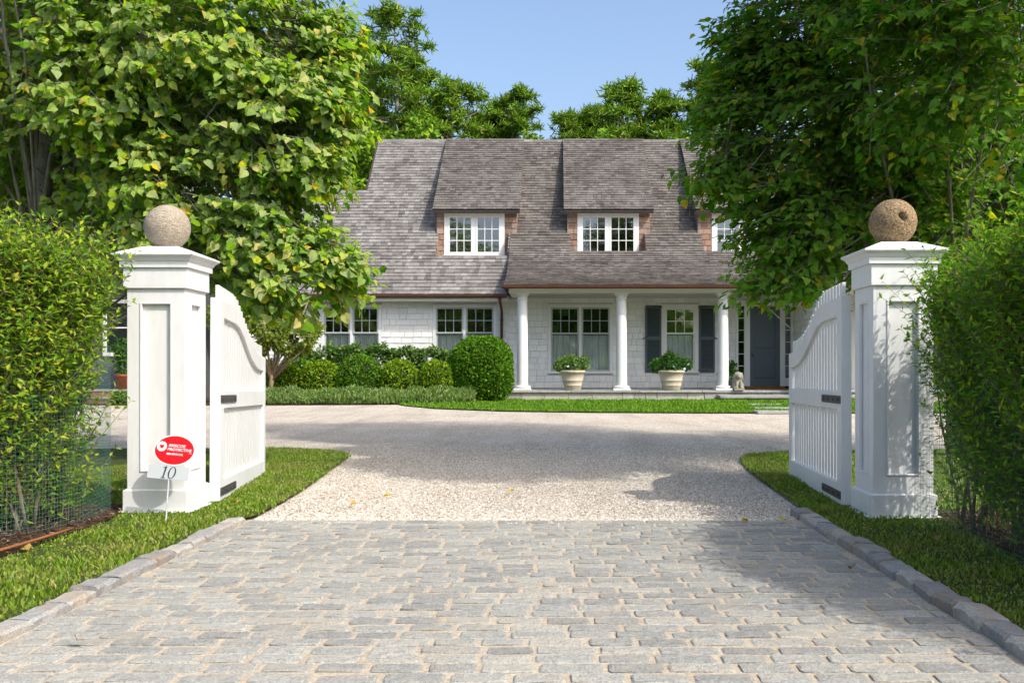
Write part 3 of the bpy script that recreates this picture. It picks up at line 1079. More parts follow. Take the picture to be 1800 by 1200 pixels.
# the figures 1 and 0, slanted serif
one = [(-.010, -.033), (.013, -.033), (.013, -.030), (.006, -.028), (.012, .034), (.008, .034), (-.008, .027), (-.007, .024), (.002, .026), (-.002, -.028), (-.010, -.030)]
sgn("numeral", MB().prism([(-.036 + x + z * .06, npz + z) for x, z in one], -.0025, -.0011).mesh("numeral", MAT['ink']), None, npl)
zo = MB()
nn = 40
vs, fs = [], []
for k in range(nn):
    a = 2 * math.pi * k / nn
    for (ra, rb) in ((.0215, .034), (.0140, .0305)):
        x, z = ra * math.cos(a), rb * math.sin(a)
        for yy in (-.0025, -.0011):
            vs.append((.010 + x + z * .12, yy, npz + z))
for k in range(nn):
    j = (k + 1) % nn
    a, b = k * 4, j * 4
    fs += [(a, b, b + 2, a + 2), (a + 1, a + 3, b + 3, b + 1), (a, a + 1, b + 1, b), (a + 2, b + 2, b + 3, a + 3)]
sgn("numeral", zo.add(vs, fs).mesh("numeral", MAT['ink']), None, npl)
stp = MB()
p0 = Vector((GX(290, 5.32), 5.32, -.05))
p1 = SR @ Vector((-.006, .009, -.158))
p2 = SR @ Vector((.0, .0085, .085))
stp.tube([p0, p1, p2], .0048, 8)
link("stake", stp.mesh("stake", MAT['stake']), sign, world=True)

# ------------------------------------------------------------------ the house
HY = 28.0
house = thing("shingled_house", "white shingled house with long grey cedar roof, three dormers and columned porch", "house", (0, HY, 0))
XL, XR, XP = -9.2, 10.5, -1.35          # left end, right end, porch left edge


def hp(name, me, parent=house):
    return link(name, me, parent, world=True)


def rect_minus(x0, x1, z0, z1, holes):
    """grid cells of a rectangle minus holes"""
    xs = sorted({x0, x1, *[min(max(h[i], x0), x1) for h in holes for i in (0, 1)]})
    zs = sorted({z0, z1, *[min(max(h[i], z0), z1) for h in holes for i in (2, 3)]})
    for a, b in zip(xs, xs[1:]):
        for c, d_ in zip(zs, zs[1:]):
            mx, mz = (a + b) / 2, (c + d_) / 2
            if not any(h[0] < mx < h[1] and h[2] < mz < h[3] for h in holes):
                yield a, b, c, d_


# openings (x0,x1,z0,z1) outer trim on the front wall y=HY
def opn(pa, pb, pt, pb_, d=HY):
    return (GX(pa, d), GX(pb, d), GZ(pb_, d), GZ(pt, d))


W1 = opn(565, 671, 535, 645)
W2 = opn(761, 873, 535, 645)
W3 = opn(963, 1077, 535, 656)
W4 = opn(1162.5, 1228, 535, 655)
DOOR = opn(1293, 1394, 528, 684)
FLOOR = .27
holes = [W1, W2, W3, W4, DOOR]
wb = MB()
for a, b, c, d_ in rect_minus(XL, XR, 0.0, 2.95, holes):
    wb.add([(a, HY, c), (b, HY, c), (b, HY, d_), (a, HY, d_)], [(0, 1, 2, 3)])
hp("wall", wb.mesh("wall", MAT['backing']))
# end and rear walls with gables
RZ, RD = 8.45, 33.05
ew = MB()
ew.prism([(HY + .02, 0), (37.9, 0), (37.9, 2.9), (31.0, 6.2), (30.6, 6.0), (HY + .02, 3.0)], XL, XL + .1, 'x')
hp("wall", ew.mesh("wall", MAT['backing']))
ew = MB()
ew.prism([(29, 4.0), (37.9, 3.2), (RD, RZ - .2)], -5.86, -5.76, 'x')
hp("wall", ew.mesh("wall", MAT['backing']))
ew = MB()
ew.prism([(HY + .02, 0), (37.9, 0), (37.9, 3.2), (RD, RZ - .2), (HY + .02, 3.0)], XR - .1, XR, 'x')
hp("wall", ew.mesh("wall", MAT['backing']))
hp("wall", MB().box(XL, XR, 37.9, 38.0, 0, 3.2).mesh("wall", MAT['backing']))
# dark rooms behind the windows
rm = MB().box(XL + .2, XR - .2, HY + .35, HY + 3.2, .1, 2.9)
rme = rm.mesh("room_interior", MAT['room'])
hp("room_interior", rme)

# siding shingles -----------------------------------------------------
sid_t = np.array([(-.5, -1, 0), (.5, -1, 0), (.5, 0, 0), (-.5, 0, 0), (-.5, -.5, .955), (.5, -.5, .955), (.5, 0, .955), (-.5, 0, .955)])
sid_f = np.array([(0, 1, 5, 4), (1, 2, 6, 5), (3, 0, 4, 7), (3, 2, 1, 0), (4, 5, 6, 7)])
sid = []


def siding(x0, x1, z0, z1, y, exp, wmin, wmax, holes, out):
    z = z0
    while z < z1 - .02:
        h = min(exp, z1 - z)
        segs = [(x0, x1)]
        for hl in holes:
            if hl[2] < z + h - .004 and hl[3] > z + .004:
                ns = []
                for a, b in segs:
                    if hl[1] <= a or hl[0] >= b:
                        ns.append((a, b))
                    else:
                        if hl[0] > a:
                            ns.append((a, hl[0]))
                        if hl[1] < b:
                            ns.append((hl[1], b))
                segs = ns
        for a, b in segs:
            x = a - R.uniform(0, wmin)
            while x < b:
                w = R.uniform(wmin, wmax)
                c, d_ = max(x, a), min(x + w, b)
                if d_ - c > .02:
                    out.append(((c + d_) / 2, y, z + R.normal(0, .0015), d_ - c - R.uniform(.006, .012), .030 + R.uniform(-.004, .005), h))
                x += w
        z += exp


siding(XL, XP, .05, 2.86, HY - .001, .168, .16, .48, holes, sid)
siding(XP, 6.72, FLOOR + .03, 2.83, HY - .001, .172, .13, .30, holes, sid)
sid = np.array(sid)
sme = np_mesh("siding_shingle", sid_t, sid_f, MAT['sid_o'])
vis = (sid[:, 2] > .35) & (sid[:, 2] < 2.75) & (sid[:, 0] > -5.6) & (sid[:, 0] < 5.2)
score = np.where(vis, sid[:, 3], 0)
order = np.argsort(-score)
siding_part = hp("siding", MB().box(XL, XL + .12, HY - .022, HY - .002, 0, 2.86).mesh("siding", MAT['trim']))
for i in order[:300]:
    x, y, z, w, dp, h = sid[i]
    link("siding_shingle", sme, siding_part, (x, y, z), None, (w, dp, h))
c = sid[order[300:]]
M = np.zeros((len(c), 3, 3))
M[:, 0, 0], M[:, 1, 1], M[:, 2, 2] = c[:, 3], c[:, 4], c[:, 5]
v, f = scatter(sid_t, sid_f, M, c[:, :3])
stuff(link("siding_courses", np_mesh("siding_courses", v, f, MAT['sid_i']), siding_part))

# windows ---------------------------------------------------------------
pane_me = MB().box(-.5, .5, -.5, .5, -.5, .5).mesh("pane", MAT['glass'])


def curtain_mesh(x0, x1, z0, z1, y, seed):
    rg = np.random.default_rng(seed)
    n = 60
    vs, fs = [], []
    ph = rg.uniform(0, 6, 3)
    for i in range(n + 1):
        x = x0 + (x1 - x0) * i / n
        yy = y + .025 * math.sin(x * 38 + ph[0]) + .018 * math.sin(x * 71 + ph[1])
        vs += [(x, yy, z0), (x + .004 * math.sin(i), yy * .999 + y * .001, z1)]
    for i in range(n):
        fs.append((2 * i, 2 * i + 2, 2 * i + 3, 2 * i + 1))
    return MB().add(vs, fs).mesh("curtain", MAT['curtain'], True)


def sash(parent, x0, x1, z0, z1, y, cols, rows, mat, fr=.045, mu=.020, th=.04):
    """glazed sash: frame ring, muntins, panes"""
    f = link("sash", MB().ring((x0, x1, z0, z1), (x0 + fr, x1 - fr, z0 + fr, z1 - fr), y - th, y).mesh("sash", mat), parent)
    a0, a1, b0, b1 = x0 + fr, x1 - fr, z0 + fr, z1 - fr
    cw, rh = (a1 - a0) / cols, (b1 - b0) / rows
    for i in range(1, cols):
        x = a0 + cw * i
        link("muntin", MB().box(x - mu / 2, x + mu / 2, y - th * .8, y - .006, b0, b1).mesh("muntin", mat), parent)
    for j in range(1, rows):
        z = b0 + rh * j
        link("muntin", MB().box(a0, a1, y - th * .8 + .002, y - .008, z - mu / 2, z + mu / 2).mesh("muntin", mat), parent)
    for i in range(cols):
        for j in range(rows):
            link("pane", pane_me, parent, (a0 + cw * (i + .5), y - .014, b0 + rh * (j + .5)), (R.normal(0, .004), 0, R.normal(0, .004)), (cw - .001, .004, rh - .001))


def window(op, y, tw, units, split, rail_px, label=None, frame_mat='trim', sashmat='sash', sill=True):
    x0, x1, z0, z1 = op
    w = hp("window", MB().ring((x0, x1, z0, z1), (x0 + tw, x1 - tw, z0 + tw * .7, z1 - tw), y - .035, y + .03).mesh("window", MAT[frame_mat]))
    if sill:
        link("sill", MB().box(x0 - .02, x1 + .02, y - .075, y - .036, z0 - .004, z0 + .045).mesh("sill", MAT[frame_mat]), w)
    a0, a1, b0, b1 = x0 + tw, x1 - tw, z0 + tw * .7, z1 - tw
    gap = .075
    uw = (a1 - a0 - gap * (units - 1)) / units
    for u in range(units):
        xa = a0 + u * (uw + gap)
        xb = xa + uw
        if u:
            link("mullion", MB().box(xa - gap, xa, y - .028, y + .03, b0, b1).mesh("mullion", MAT[frame_mat]), w)
        if split:
            zr = GZ(rail_px, HY)
            sash(w, xa, xb, zr - .02, b1, y + .0, 3, 2, MAT[sashmat])
            sash(w, xa, xb, b0, zr + .022, y + .042, 1, 1, MAT[sashmat])
            link("curtain", curtain_mesh(xa + .01, xb - .01, b0, zr - .04, y + .085, abs(int(x0 * 100)) + u), w)
        else:
            sash(w, xa, xb, b0, b1, y, 3, 3, MAT[sashmat], .06, .022)
    return w


window(W1, HY, .085, 2, True, 585)
window(W2, HY, .085, 2, True, 585)
window(W3, HY, .085, 2, True, 586)
window(W4, HY, .11, 1, True, 586, None, 'trim', 'trim')

# shutters
def shutter(x0, x1, z0, z1):
    y = HY - .03
    s_ = hp("shutter", MB().ring((x0, x1, z0, z1), (x0 + .055, x1 - .055, z0 + .11, z1 - .07), y - .038, y).mesh("shutter", MAT['shutter']))
    zm = GZ(594, HY)
    link("shutter_rail", MB().box(x0 + .055, x1 - .055, y - .036, y - .002, zm - .05, zm + .05).mesh("shutter_rail", MAT['shutter']), s_)
    for za, zb in ((z0 + .11, zm - .05), (zm + .05, z1 - .07)):
        k = int((zb - za) / .036)
        for i in range(k):
            zc = za + (i + .5) * (zb - za) / k
            lm = MB().add([(x0 + .055, y - .034, zc - .019), (x1 - .055, y - .034, zc - .019), (x1 - .055, y - .006, zc + .013), (x0 + .055, y - .006, zc + .013),
                           (x0 + .055, y - .031, zc - .023), (x1 - .055, y - .031, zc - .023), (x1 - .055, y - .003, zc + .009), (x0 + .055, y - .003, zc + .009)],
                          [(0, 1, 2, 3), (7, 6, 5, 4), (0, 4, 5, 1), (2, 6, 7, 3), (1, 5, 6, 2), (3, 7, 4, 0)])
            link("louvre", lm.mesh("louvre", MAT['shutter']), s_)
    return s_


for (pa, pb, hs) in ((1134, 1162, 1), (1228.5, 1256, -1)):
    x0, x1 = GX(pa, HY), GX(pb, HY)
    z0, z1 = GZ(654.5, HY), GZ(537, HY)
    s_ = shutter(x0, x1, z0, z1)
    for z in (z1 - .05, z0 + .06):
        a, b = (x1 - .26, x1 + .03) if hs > 0 else (x0 - .03, x0 + .26)
        link("hinge", MB().box(a, b, HY - .080, HY - .069, z - .016, z + .016).mesh("hinge", MAT['iron']), s_)
    xe = x0 if hs > 0 else x1
    link("shutter_dog", MB().tube([(xe - hs * .07, HY - .075, zm_ + .0) for zm_ in (GZ(596, HY),)] + [(xe - hs * .03, HY - .08, GZ(594, HY)), (xe + hs * .02, HY - .078, GZ(593, HY)), (xe + hs * .07, HY - .072, GZ(591, HY))], .013, 6).mesh("shutter_dog", MAT['iron']), s_)

# front door and sidelights
dx0, dx1, dz0, dz1 = DOOR
case = hp("door_case", MB().ring((dx0, dx1, FLOOR, dz1), (dx0 + .07, dx1 - .07, FLOOR + .001, dz1 - .09), HY - .04, HY + .03).mesh("door_case", MAT['trim']))
link("door_sill", MB().box(GX(1310, HY), GX(1378, HY), HY - .16, HY + .02, FLOOR + .002, .345).mesh("door_sill", MAT['oak']), case)
dl, dr = GX(1318, HY), GX(1371, HY)
for (a, b) in ((GX(1309.5, HY), dl), (dr, GX(1378.5, HY))):
    link("door_post", MB().box(a, b, HY - .03, HY + .04, .345, dz1 - .091).mesh("door_post", MAT['trim']), case)
dt = GZ(538, HY)
link("door_head", MB().box(GX(1309.5, HY), GX(1378.5, HY), HY - .028, HY + .04, dt, dz1 - .0915).mesh("door_head", MAT['trim']), case)
door = hp("door", MB().box(dl + .004, dr - .004, HY + .012, HY + .055, .347, dt - .004).mesh("door", MAT['blue']))
m_ = .10
zl = GZ(618, HY)
st = MB().ring((dl + .004, dr - .004, .347, dt - .004), (dl + m_, dr - m_, .52, dt - .12), HY - .006, HY + .011)
link("door_frame", st.mesh("door_frame", MAT['blue']), door)
link("lock_rail", MB().box(dl + m_, dr - m_, HY - .004, HY + .011, zl - .08, zl + .06).mesh("lock_rail", MAT['blue']), door)
for za, zb in ((.52, zl - .08), (zl + .06, dt - .12)):
    pn = MB()
    a, b = dl + m_ + .03, dr - m_ - .03
    pn.add([(a, HY + .011, za + .03), (b, HY + .011, za + .03), (b, HY + .011, zb - .03), (a, HY + .011, zb - .03),
            (a + .04, HY - .001, za + .07), (b - .04, HY - .001, za + .07), (b - .04, HY - .001, zb - .07), (a + .04, HY - .001, zb - .07)],
           [(0, 1, 5, 4), (1, 2, 6, 5), (2, 3, 7, 6), (3, 0, 4, 7), (4, 5, 6, 7)])
    link("panel", pn.mesh("panel", MAT['blue']), door)
kn = MB().lathe([(.012, 0), (.012, .02), (.028, .03), (.034, .045), (.026, .058), (.004, .063)], (0, 0, 0), 16)
link("door_knob", kn.mesh("door_knob", MAT['iron'], True), door, (dl + .075, HY - .004, 1.22), (math.radians(90), 0, 0))
for (pa, pb) in ((1296.5, 1309.3), (1378.8, 1391)):
    a, b = GX(pa, HY), GX(pb, HY)
    zb_, zt_ = GZ(664, HY), GZ(538, HY)
    sd = hp("sidelight", MB().ring((a, b, .345, dz1 - .092), (a + .02, b - .02, zb_, zt_), HY - .02, HY + .03).mesh("sidelight", MAT['trim']))
    k = 6
    for i in range(k):
        z0, z1 = zb_ + (zt_ - zb_) * i / k, zb_ + (zt_ - zb_) * (i + 1) / k
        link("pane", pane_me, sd, ((a + b) / 2, HY + .012, (z0 + z1) / 2), (R.normal(0, .006), 0, R.normal(0, .006)), (b - a - .04, .004, z1 - z0 - .012))
        if i:
            link("muntin", MB().box(a + .02, b - .02, HY - .012, HY + .02, z0 - .010, z0 + .010).mesh("muntin", MAT['trim']), sd)

# roof --------------------------------------------------------------------
EXP = .155
rt = np.array([(-.5, 0, 0), (.5, 0, 0), (.5, 1.08, -.55), (-.5, 1.08, -.55), (-.5, 0, 1.0), (.5, 0, 1.0), (.5, 1.08, .12), (-.5, 1.08, .12)])
rf = np.array([(0, 1, 5, 4), (4, 5, 6, 7), (0, 4, 7, 3), (1, 2, 6, 5)])


def courses(prof, x0, x1, holes, out, exp=EXP, wmin=.09, wmax=.21, code=0):
    """shingle courses up a (d,z) profile; holes (xa,xb,da,db) in x and depth"""
    pts = [np.array(p, float) for p in prof]
    seg = [np.linalg.norm(b - a) for a, b in zip(pts, pts[1:])]
    tot = sum(seg)
    s = 0.0
    while s < tot - .02:
        q, i = s, 0
        while i < len(seg) - 1 and q > seg[i]:
            q -= seg[i]
            i += 1
        t = (pts[i + 1] - pts[i]) / seg[i]
        p = pts[i] + t * q
        segs = [(x0, x1)]
        dm = p[0] + t[0] * exp * .5
        for h in holes:
            if h[2] < dm < h[3]:
                ns = []
                for a, b in segs:
                    if h[1] <= a or h[0] >= b:
                        ns.append((a, b))
                    else:
                        if h[0] > a:
                            ns.append((a, h[0]))
                        if h[1] < b:
                            ns.append((h[1], b))
                segs = ns
        for a, b in segs:
            x = a - R.uniform(0, wmin)
            while x < b:
                w = R.uniform(wmin, wmax)
                c, d_ = max(x, a), min(x + w, b)
                if d_ - c > .015:
                    out.append(((c + d_) / 2, p[0] + R.normal(0, .002), p[1], d_ - c - R.uniform(.002, .006), t[0], t[1], .023 + R.uniform(-.004, .008), exp * R.uniform(.96, 1.04), code))
                x += w
        s += exp


def to_mats(c):
    M = np.zeros((len(c), 3, 3))
    M[:, 0, 0] = c[:, 3]
    M[:, 1, 1] = c[:, 4] * c[:, 7]
    M[:, 2, 1] = c[:, 5] * c[:, 7]
    M[:, 1, 2] = -c[:, 5] * c[:, 6]
    M[:, 2, 2] = c[:, 4] * c[:, 6]
    return M, c[:, :3]


EAVE = (27.5, 2.90)
main_prof = [EAVE, (RD, RZ)]
wing_prof = [EAVE, (31.0, 6.40)]
porch_prof = [(25.65, 3.02), (26.1, 3.10), (26.6, 3.23), (27.1, 3.385), (27.6, 3.575), (28.05, 3.79), (28.5, 4.06), (28.9, 4.36), (29.3, 4.71), (RD, RZ)]
DORM = [(-3.66, -1.07, -3.5, -1.42), (.22, 2.88, .42, 2.62), (4.10, 6.76), ]
DORM[2] = (4.10, 6.76, 4.30, 6.5)
FACE = 29.46
hole_main = [(d_[2], d_[3], 28.72, FACE + .02) for d_ in DORM] + [(d_[0] + .12, d_[1] - .12, FACE + .05, 32.6) for d_ in DORM]
sh_list = []
courses(main_prof, -5.92, XP, hole_main, sh_list, code=0)
courses(wing_prof, XL - .15, -5.92, [], sh_list, code=0)
courses(porch_prof, XP - .02, XR + .2, hole_main, sh_list, exp=.14, code=1)
sh_list = np.array(sh_list)


def roof_deck(prof, x0, x1, holes, off=.022):
    m = MB()
    xs = sorted({x0, x1, *[h[i] for h in holes for i in (0, 1) if x0 < h[i] < x1]})
    ds = sorted({p[0] for p in prof} | {h[i] for h in holes for i in (2, 3)})
    zof = lambda d_: float(np.interp(d_, [p[0] for p in prof], [p[1] for p in prof]))
    ds = [d_ for d_ in ds if prof[0][0] <= d_ <= prof[-1][0]]
    for a, b in zip(xs, xs[1:]):
        for c, d_ in zip(ds, ds[1:]):
            if any(h[0] - 1e-6 <= a and b <= h[1] + 1e-6 and h[2] - 1e-6 <= c and d_ <= h[3] + 1e-6 for h in holes):
                continue
            m.add([(a, c, zof(c) - off), (b, c, zof(c) - off), (b, d_, zof(d_) - off), (a, d_, zof(d_) - off)], [(0, 1, 2, 3)])
    return m


ph = [(d_[2], d_[3], 28.72, FACE) for d_ in DORM]
rd = roof_deck(main_prof, -5.92, XP, ph)
rd.f += [tuple(i + len(rd.v) for i in f) for f in roof_deck(wing_prof, XL - .15, -5.92, []).f]
rd.v += roof_deck(wing_prof, XL - .15, -5.92, []).v
q = roof_deck(porch_prof, XP, XR + .2, ph)
rd.add(q.v, q.f)
# rear slopes
rd.add([(-5.92, RD, RZ - .022), (XR + .2, RD, RZ - .022), (XR + .2, 38.4, 3.0), (-5.92, 38.4, 3.0)], [(0, 1, 2, 3)])
rd.add([(XL - .15, 31.0, 6.38), (-5.92, 31.0, 6.38), (-5.92, 38.4, 2.7), (XL - .15, 38.4, 2.7)], [(0, 1, 2, 3)])
# left side of the porch roof
pp = [(d_, z - .022) for d_, z in porch_prof if d_ <= 29.3]
base = [(29.3, 29.3 - 27.5 + 2.86), (28.0, 3.36), (27.5, 2.86), (25.75, 2.90)]
rd.prism(pp + base, XP, XP + .06, 'x')
roof = hp("roof", rd.mesh("roof", MAT['deck']))
roof['label'] = "long weathered cedar shingle roof"
# shingles: single pieces for those that show largest, joined courses for the others
px = CX + sh_list[:, 0] / sh_list[:, 1] * FPX
size = sh_list[:, 3] * sh_list[:, 7] / sh_list[:, 1] ** 2 * (0.9 - (sh_list[:, 8] == 1) * .6)
seen = (px > 600) & (px < 880) & (sh_list[:, 8] == 0)
pick = np.argsort(-np.where(seen, size, 0))
rme_o = np_mesh("shingle", rt, rf, MAT['rf_o'])
one_ids = pick[:300]
Mo, Po = to_mats(sh_list[one_ids])
for k in range(300):
    o = bpy.data.objects.new("shingle", rme_o)
    COL.objects.link(o)
    o.parent = roof
    mm = Matrix.Identity(4)
    for a in range(3):
        for b in range(3):
            mm[a][b] = Mo[k, a, b]
        mm[a][3] = Po[k, a]
    o.matrix_basis = mm
rest = sh_list[pick[300:]]
for code, mt in ((0, 'rf_i'), (1, 'rb_i')):
    c = rest[rest[:, 8] == code]
    M, Pn = to_mats(c)
    v, f = scatter(rt, rf, M, Pn)
    stuff(link("shingle_courses", np_mesh("shingle_courses", v, f, MAT[mt]), roof))
rc = MB()
x = -5.95
while x < XR + .2:
    w = R.uniform(.35, .5)
    rc.add([(x, RD - .13, RZ - .10), (x + w - .006, RD - .13, RZ - .10), (x + w - .006, RD, RZ + .03), (x, RD, RZ + .03), (x, RD + .13, RZ - .10), (x + w - .006, RD + .13, RZ - .10)],
           [(0, 1, 2, 3), (3, 2, 5, 4), (0, 3, 4), (1, 5, 2)])
    x += w
stuff(link("ridge_cap", rc.mesh("ridge_cap", MAT['rf_i']), roof))
rk = MB().prism([(31.0, 6.42), (RD, RZ + .02), (RD, RZ - .16), (31.0, 6.24)], -5.97, -5.925, 'x')
link("rake_board", rk.mesh("rake_board", MAT['deck']), roof)

# dormers
DZ0, DZ1 = 4.17, 5.52
dprof = [(29.18, 5.53), (29.8, 5.99), (RD - .08, RZ + .03)]
dwin = [(-3.335, -1.54), (.626, 2.455), (4.62, 6.42)]
for k, (x0, x1, p0_, p1_) in enumerate(DORM):
    wx0, wx1 = dwin[k]
    op = (wx0, wx1, DZ0, GZ(373, FACE))
    a, b = x0 + .10, x1 - .10
    fw = MB()
    for u0, u1, v0, v1 in rect_minus(a, b, DZ0 - .05, 5.70, [op]):
        fw.add([(u0, FACE, v0), (u1, FACE, v0), (u1, FACE, v1), (u0, FACE, v1)], [(0, 1, 2, 3)])
    # cheeks
    for xx in (a, b):
        fw.add([(xx, FACE, 4.80), (xx, FACE, 5.68), (xx, RD - .1, RZ - .10)], [(0, 1, 2)])
    dm = hp("dormer", fw.mesh("dormer", MAT['cheek']))
    # floor of the recess in front of the window and its small side walls
    pk = MB()
    pr = porch_prof if k else main_prof
    zf = float(np.interp(28.72, [p[0] for p in pr], [p[1] for p in pr]))
    zb2 = float(np.interp(FACE, [p[0] for p in pr], [p[1] for p in pr]))
    pk.add([(p0_, 28.70, zf - .01), (p1_, 28.70, zf - .01), (p1_, FACE, DZ0 + .0), (p0_, FACE, DZ0)], [(0, 1, 2, 3)])
    for xx in (p0_, p1_):
        pk.add([(xx, 28.70, zf - .02), (xx, FACE, DZ0 - .02), (xx, FACE, zb2)], [(0, 1, 2)])
    link("recess", pk.mesh("recess", MAT['cheek']), dm)
    # front shingles
    fsid = []
    siding(a, b, DZ0, 5.60, FACE - .001, .168, .12, .26, [op], fsid)
    c = np.array(fsid)
    M = np.zeros((len(c), 3, 3))
    M[:, 0, 0], M[:, 1, 1], M[:, 2, 2] = c[:, 3], c[:, 4], c[:, 5]
    v, f = scatter(sid_t, sid_f, M, c[:, :3])
    stuff(link("front_shingles", np_mesh("front_shingles", v, f, MAT['cheek']), dm))
    # roof
    dsh = []
    courses(dprof, x0, x1, [], dsh, exp=.15, code=1)
    c = np.array(dsh)
    M, Pn = to_mats(c)
    v, f = scatter(rt, rf, M, Pn)
    stuff(link("shingle_courses", np_mesh("shingle_courses", v, f, MAT['rb_i']), dm))
    dk = MB().prism([(29.20, 5.51), (29.8, 5.965), (RD - .08, RZ), (RD - .08, RZ - .09), (29.8, 5.86), (29.20, 5.41)], x0 + .01, x1 - .01, 'x')
    link("dormer_roof", dk.mesh("dormer_roof", MAT['deck']), dm)
    link("fascia", MB().box(x0 + .02, x1 - .02, 29.185, 29.20, 5.455, 5.50).mesh("fascia", MAT['deck']), dm)
    link("soffit", MB().box(x0 + .02, x1 - .02, 29.20, FACE - .02, 5.45, 5.462).mesh("soffit", MAT['trim']), dm)
    w = window(op, FACE, .105, 2, False, 0, None, 'white', 'white')
    # dark room behind it
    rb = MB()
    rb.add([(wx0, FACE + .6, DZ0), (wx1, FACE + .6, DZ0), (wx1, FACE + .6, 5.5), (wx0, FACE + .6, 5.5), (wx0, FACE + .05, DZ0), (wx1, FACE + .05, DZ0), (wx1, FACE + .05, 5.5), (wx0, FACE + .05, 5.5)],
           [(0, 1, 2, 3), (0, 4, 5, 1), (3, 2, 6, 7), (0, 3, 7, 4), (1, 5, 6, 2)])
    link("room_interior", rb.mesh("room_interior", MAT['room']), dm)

# gutters, fascia, downspout
def gutter(x0, x1, d_, z):
    prof = [(d_ - .11, z + .01), (d_ - .10, z - .05), (d_ - .06, z - .085), (d_ - .01, z - .085), (d_ + .02, z - .05), (d_ + .02, z + .01), (d_ + .008, z + .01), (d_ + .008, z - .045), (d_ - .015, z - .072), (d_ - .055, z - .072), (d_ - .088, z - .045), (d_ - .098, z + .01)]
    return hp("gutter", MB().prism(prof, x0, x1, 'x').mesh("gutter", MAT['copper']))


gutter(XL - .15, XP - .02, 27.50, 2.885)
gutter(XP - .06, XR + .2, 25.65, 2.995)
hp("fascia", MB().box(XL - .1, XP, 27.53, 27.57, 2.72, 2.87).mesh("fascia", MAT['trim']))
hp("soffit", MB().box(XL - .1, XP, 27.57, HY - .002, 2.83, 2.85).mesh("soffit", MAT['trim']))
hp("frieze_board", MB().box(XL, XP, HY - .045, HY - .018, 2.70, 2.829).mesh("frieze_board", MAT['trim']))
xd = GX(880, 27.9)
dsp = hp("downspout", MB().tube([(xd, 27.47, 2.80), (xd, 27.47, 2.72), (xd + .03, 27.75, 2.52), (xd + .03, 27.90, 2.42), (xd + .03, 27.90, .25), (xd + .03, 27.78, .14)], .04, 10).mesh("downspout", MAT['copper'], True))
for z in (2.2, 1.2):
    link("bracket", MB().box(xd - .02, xd + .08, 27.85, 27.98, z - .015, z + .015).mesh("bracket", MAT['copper']), dsp)

# porch: beam, ceiling, floor, columns
PB = 2.83
bev(hp("porch_beam", MB().box(XP + .10, XR, 25.92, 26.22, PB, 2.985).mesh("porch_beam", MAT['trim'])))
hp("porch_beam", MB().box(XP + .10, XP + .38, 26.221, HY - .03, PB + .004, 2.985).mesh("porch_beam", MAT['trim']))
hp("porch_fascia", MB().box(XP + .03, XR, 25.76, 25.79, 2.93, 3.02).mesh("porch_fascia", MAT['trim']))
hp("porch_soffit", MB().box(XP + .03, XR, 25.79, 25.919, 2.935, 2.955).mesh("porch_soffit", MAT['trim']))
hp("porch_ceiling", MB().box(XP + .381, XR, 26.221, HY - .03, PB + .085, PB + .10).mesh("porch_ceiling", MAT['ceiling']))
# wing wall that closes the porch beyond the door
rw = MB().box(6.74, 6.84, 25.2, HY - .03, FLOOR, 2.82)
rwo = hp("wing_wall", rw.mesh("wing_wall", MAT['ceiling']))
rs = []
siding(25.2, HY - .05, FLOOR, 2.82, 0, .172, .13, .3, [], rs)
c = np.array(rs)
M = np.zeros((len(c), 3, 3))
M[:, 1, 0] = -c[:, 3]
M[:, 0, 1] = c[:, 4]
M[:, 2, 2] = c[:, 5]
v, f = scatter(sid_t, sid_f, M, np.stack([np.full(len(c), 6.739), c[:, 0], c[:, 2]], 1))
stuff(link("siding_courses", np_mesh("siding_courses", v, f[:, ::1], MAT['sid_i']), rwo))

porch = hp("porch", MB().box(XP + .02, XR, 26.0, HY - .001, -.05, FLOOR - .062).mesh("porch", MAT['mortar']))
x = GX(884, 25.95)
while x < 9:
    w = R.uniform(1.5, 2.6)
    o = link("slab", MB().box(x, x + w - .012, 25.90 + R.normal(0, .006), HY - .03, FLOOR - .06, FLOOR + R.normal(0, .002)).mesh("slab", MAT['bluestone']), porch)
    bev(o, .012, 2)
    x += w
x = GX(884, 25.95) + .03
while x < 9:
    w = R.choice([.18, .3, .45, .62, .8])
    bev(link("stone", MB().box(x, x + w - .010, 25.955 + R.normal(0, .006), 26.05, -.03, FLOOR - .066).mesh("stone", MAT['ashlar']), porch), .010, 2)
    x += w
sx0 = GX(1265, 25.4)
stp_ = hp("porch_step", MB().box(sx0 + .05, 9, 25.42, 25.89, -.03, .075).mesh("porch_step", MAT['ashlar']))
bev(link("slab", MB().box(sx0, 9, 25.32, 25.94, .078, .155).mesh("slab", MAT['bluestone']), stp_), .014, 2)

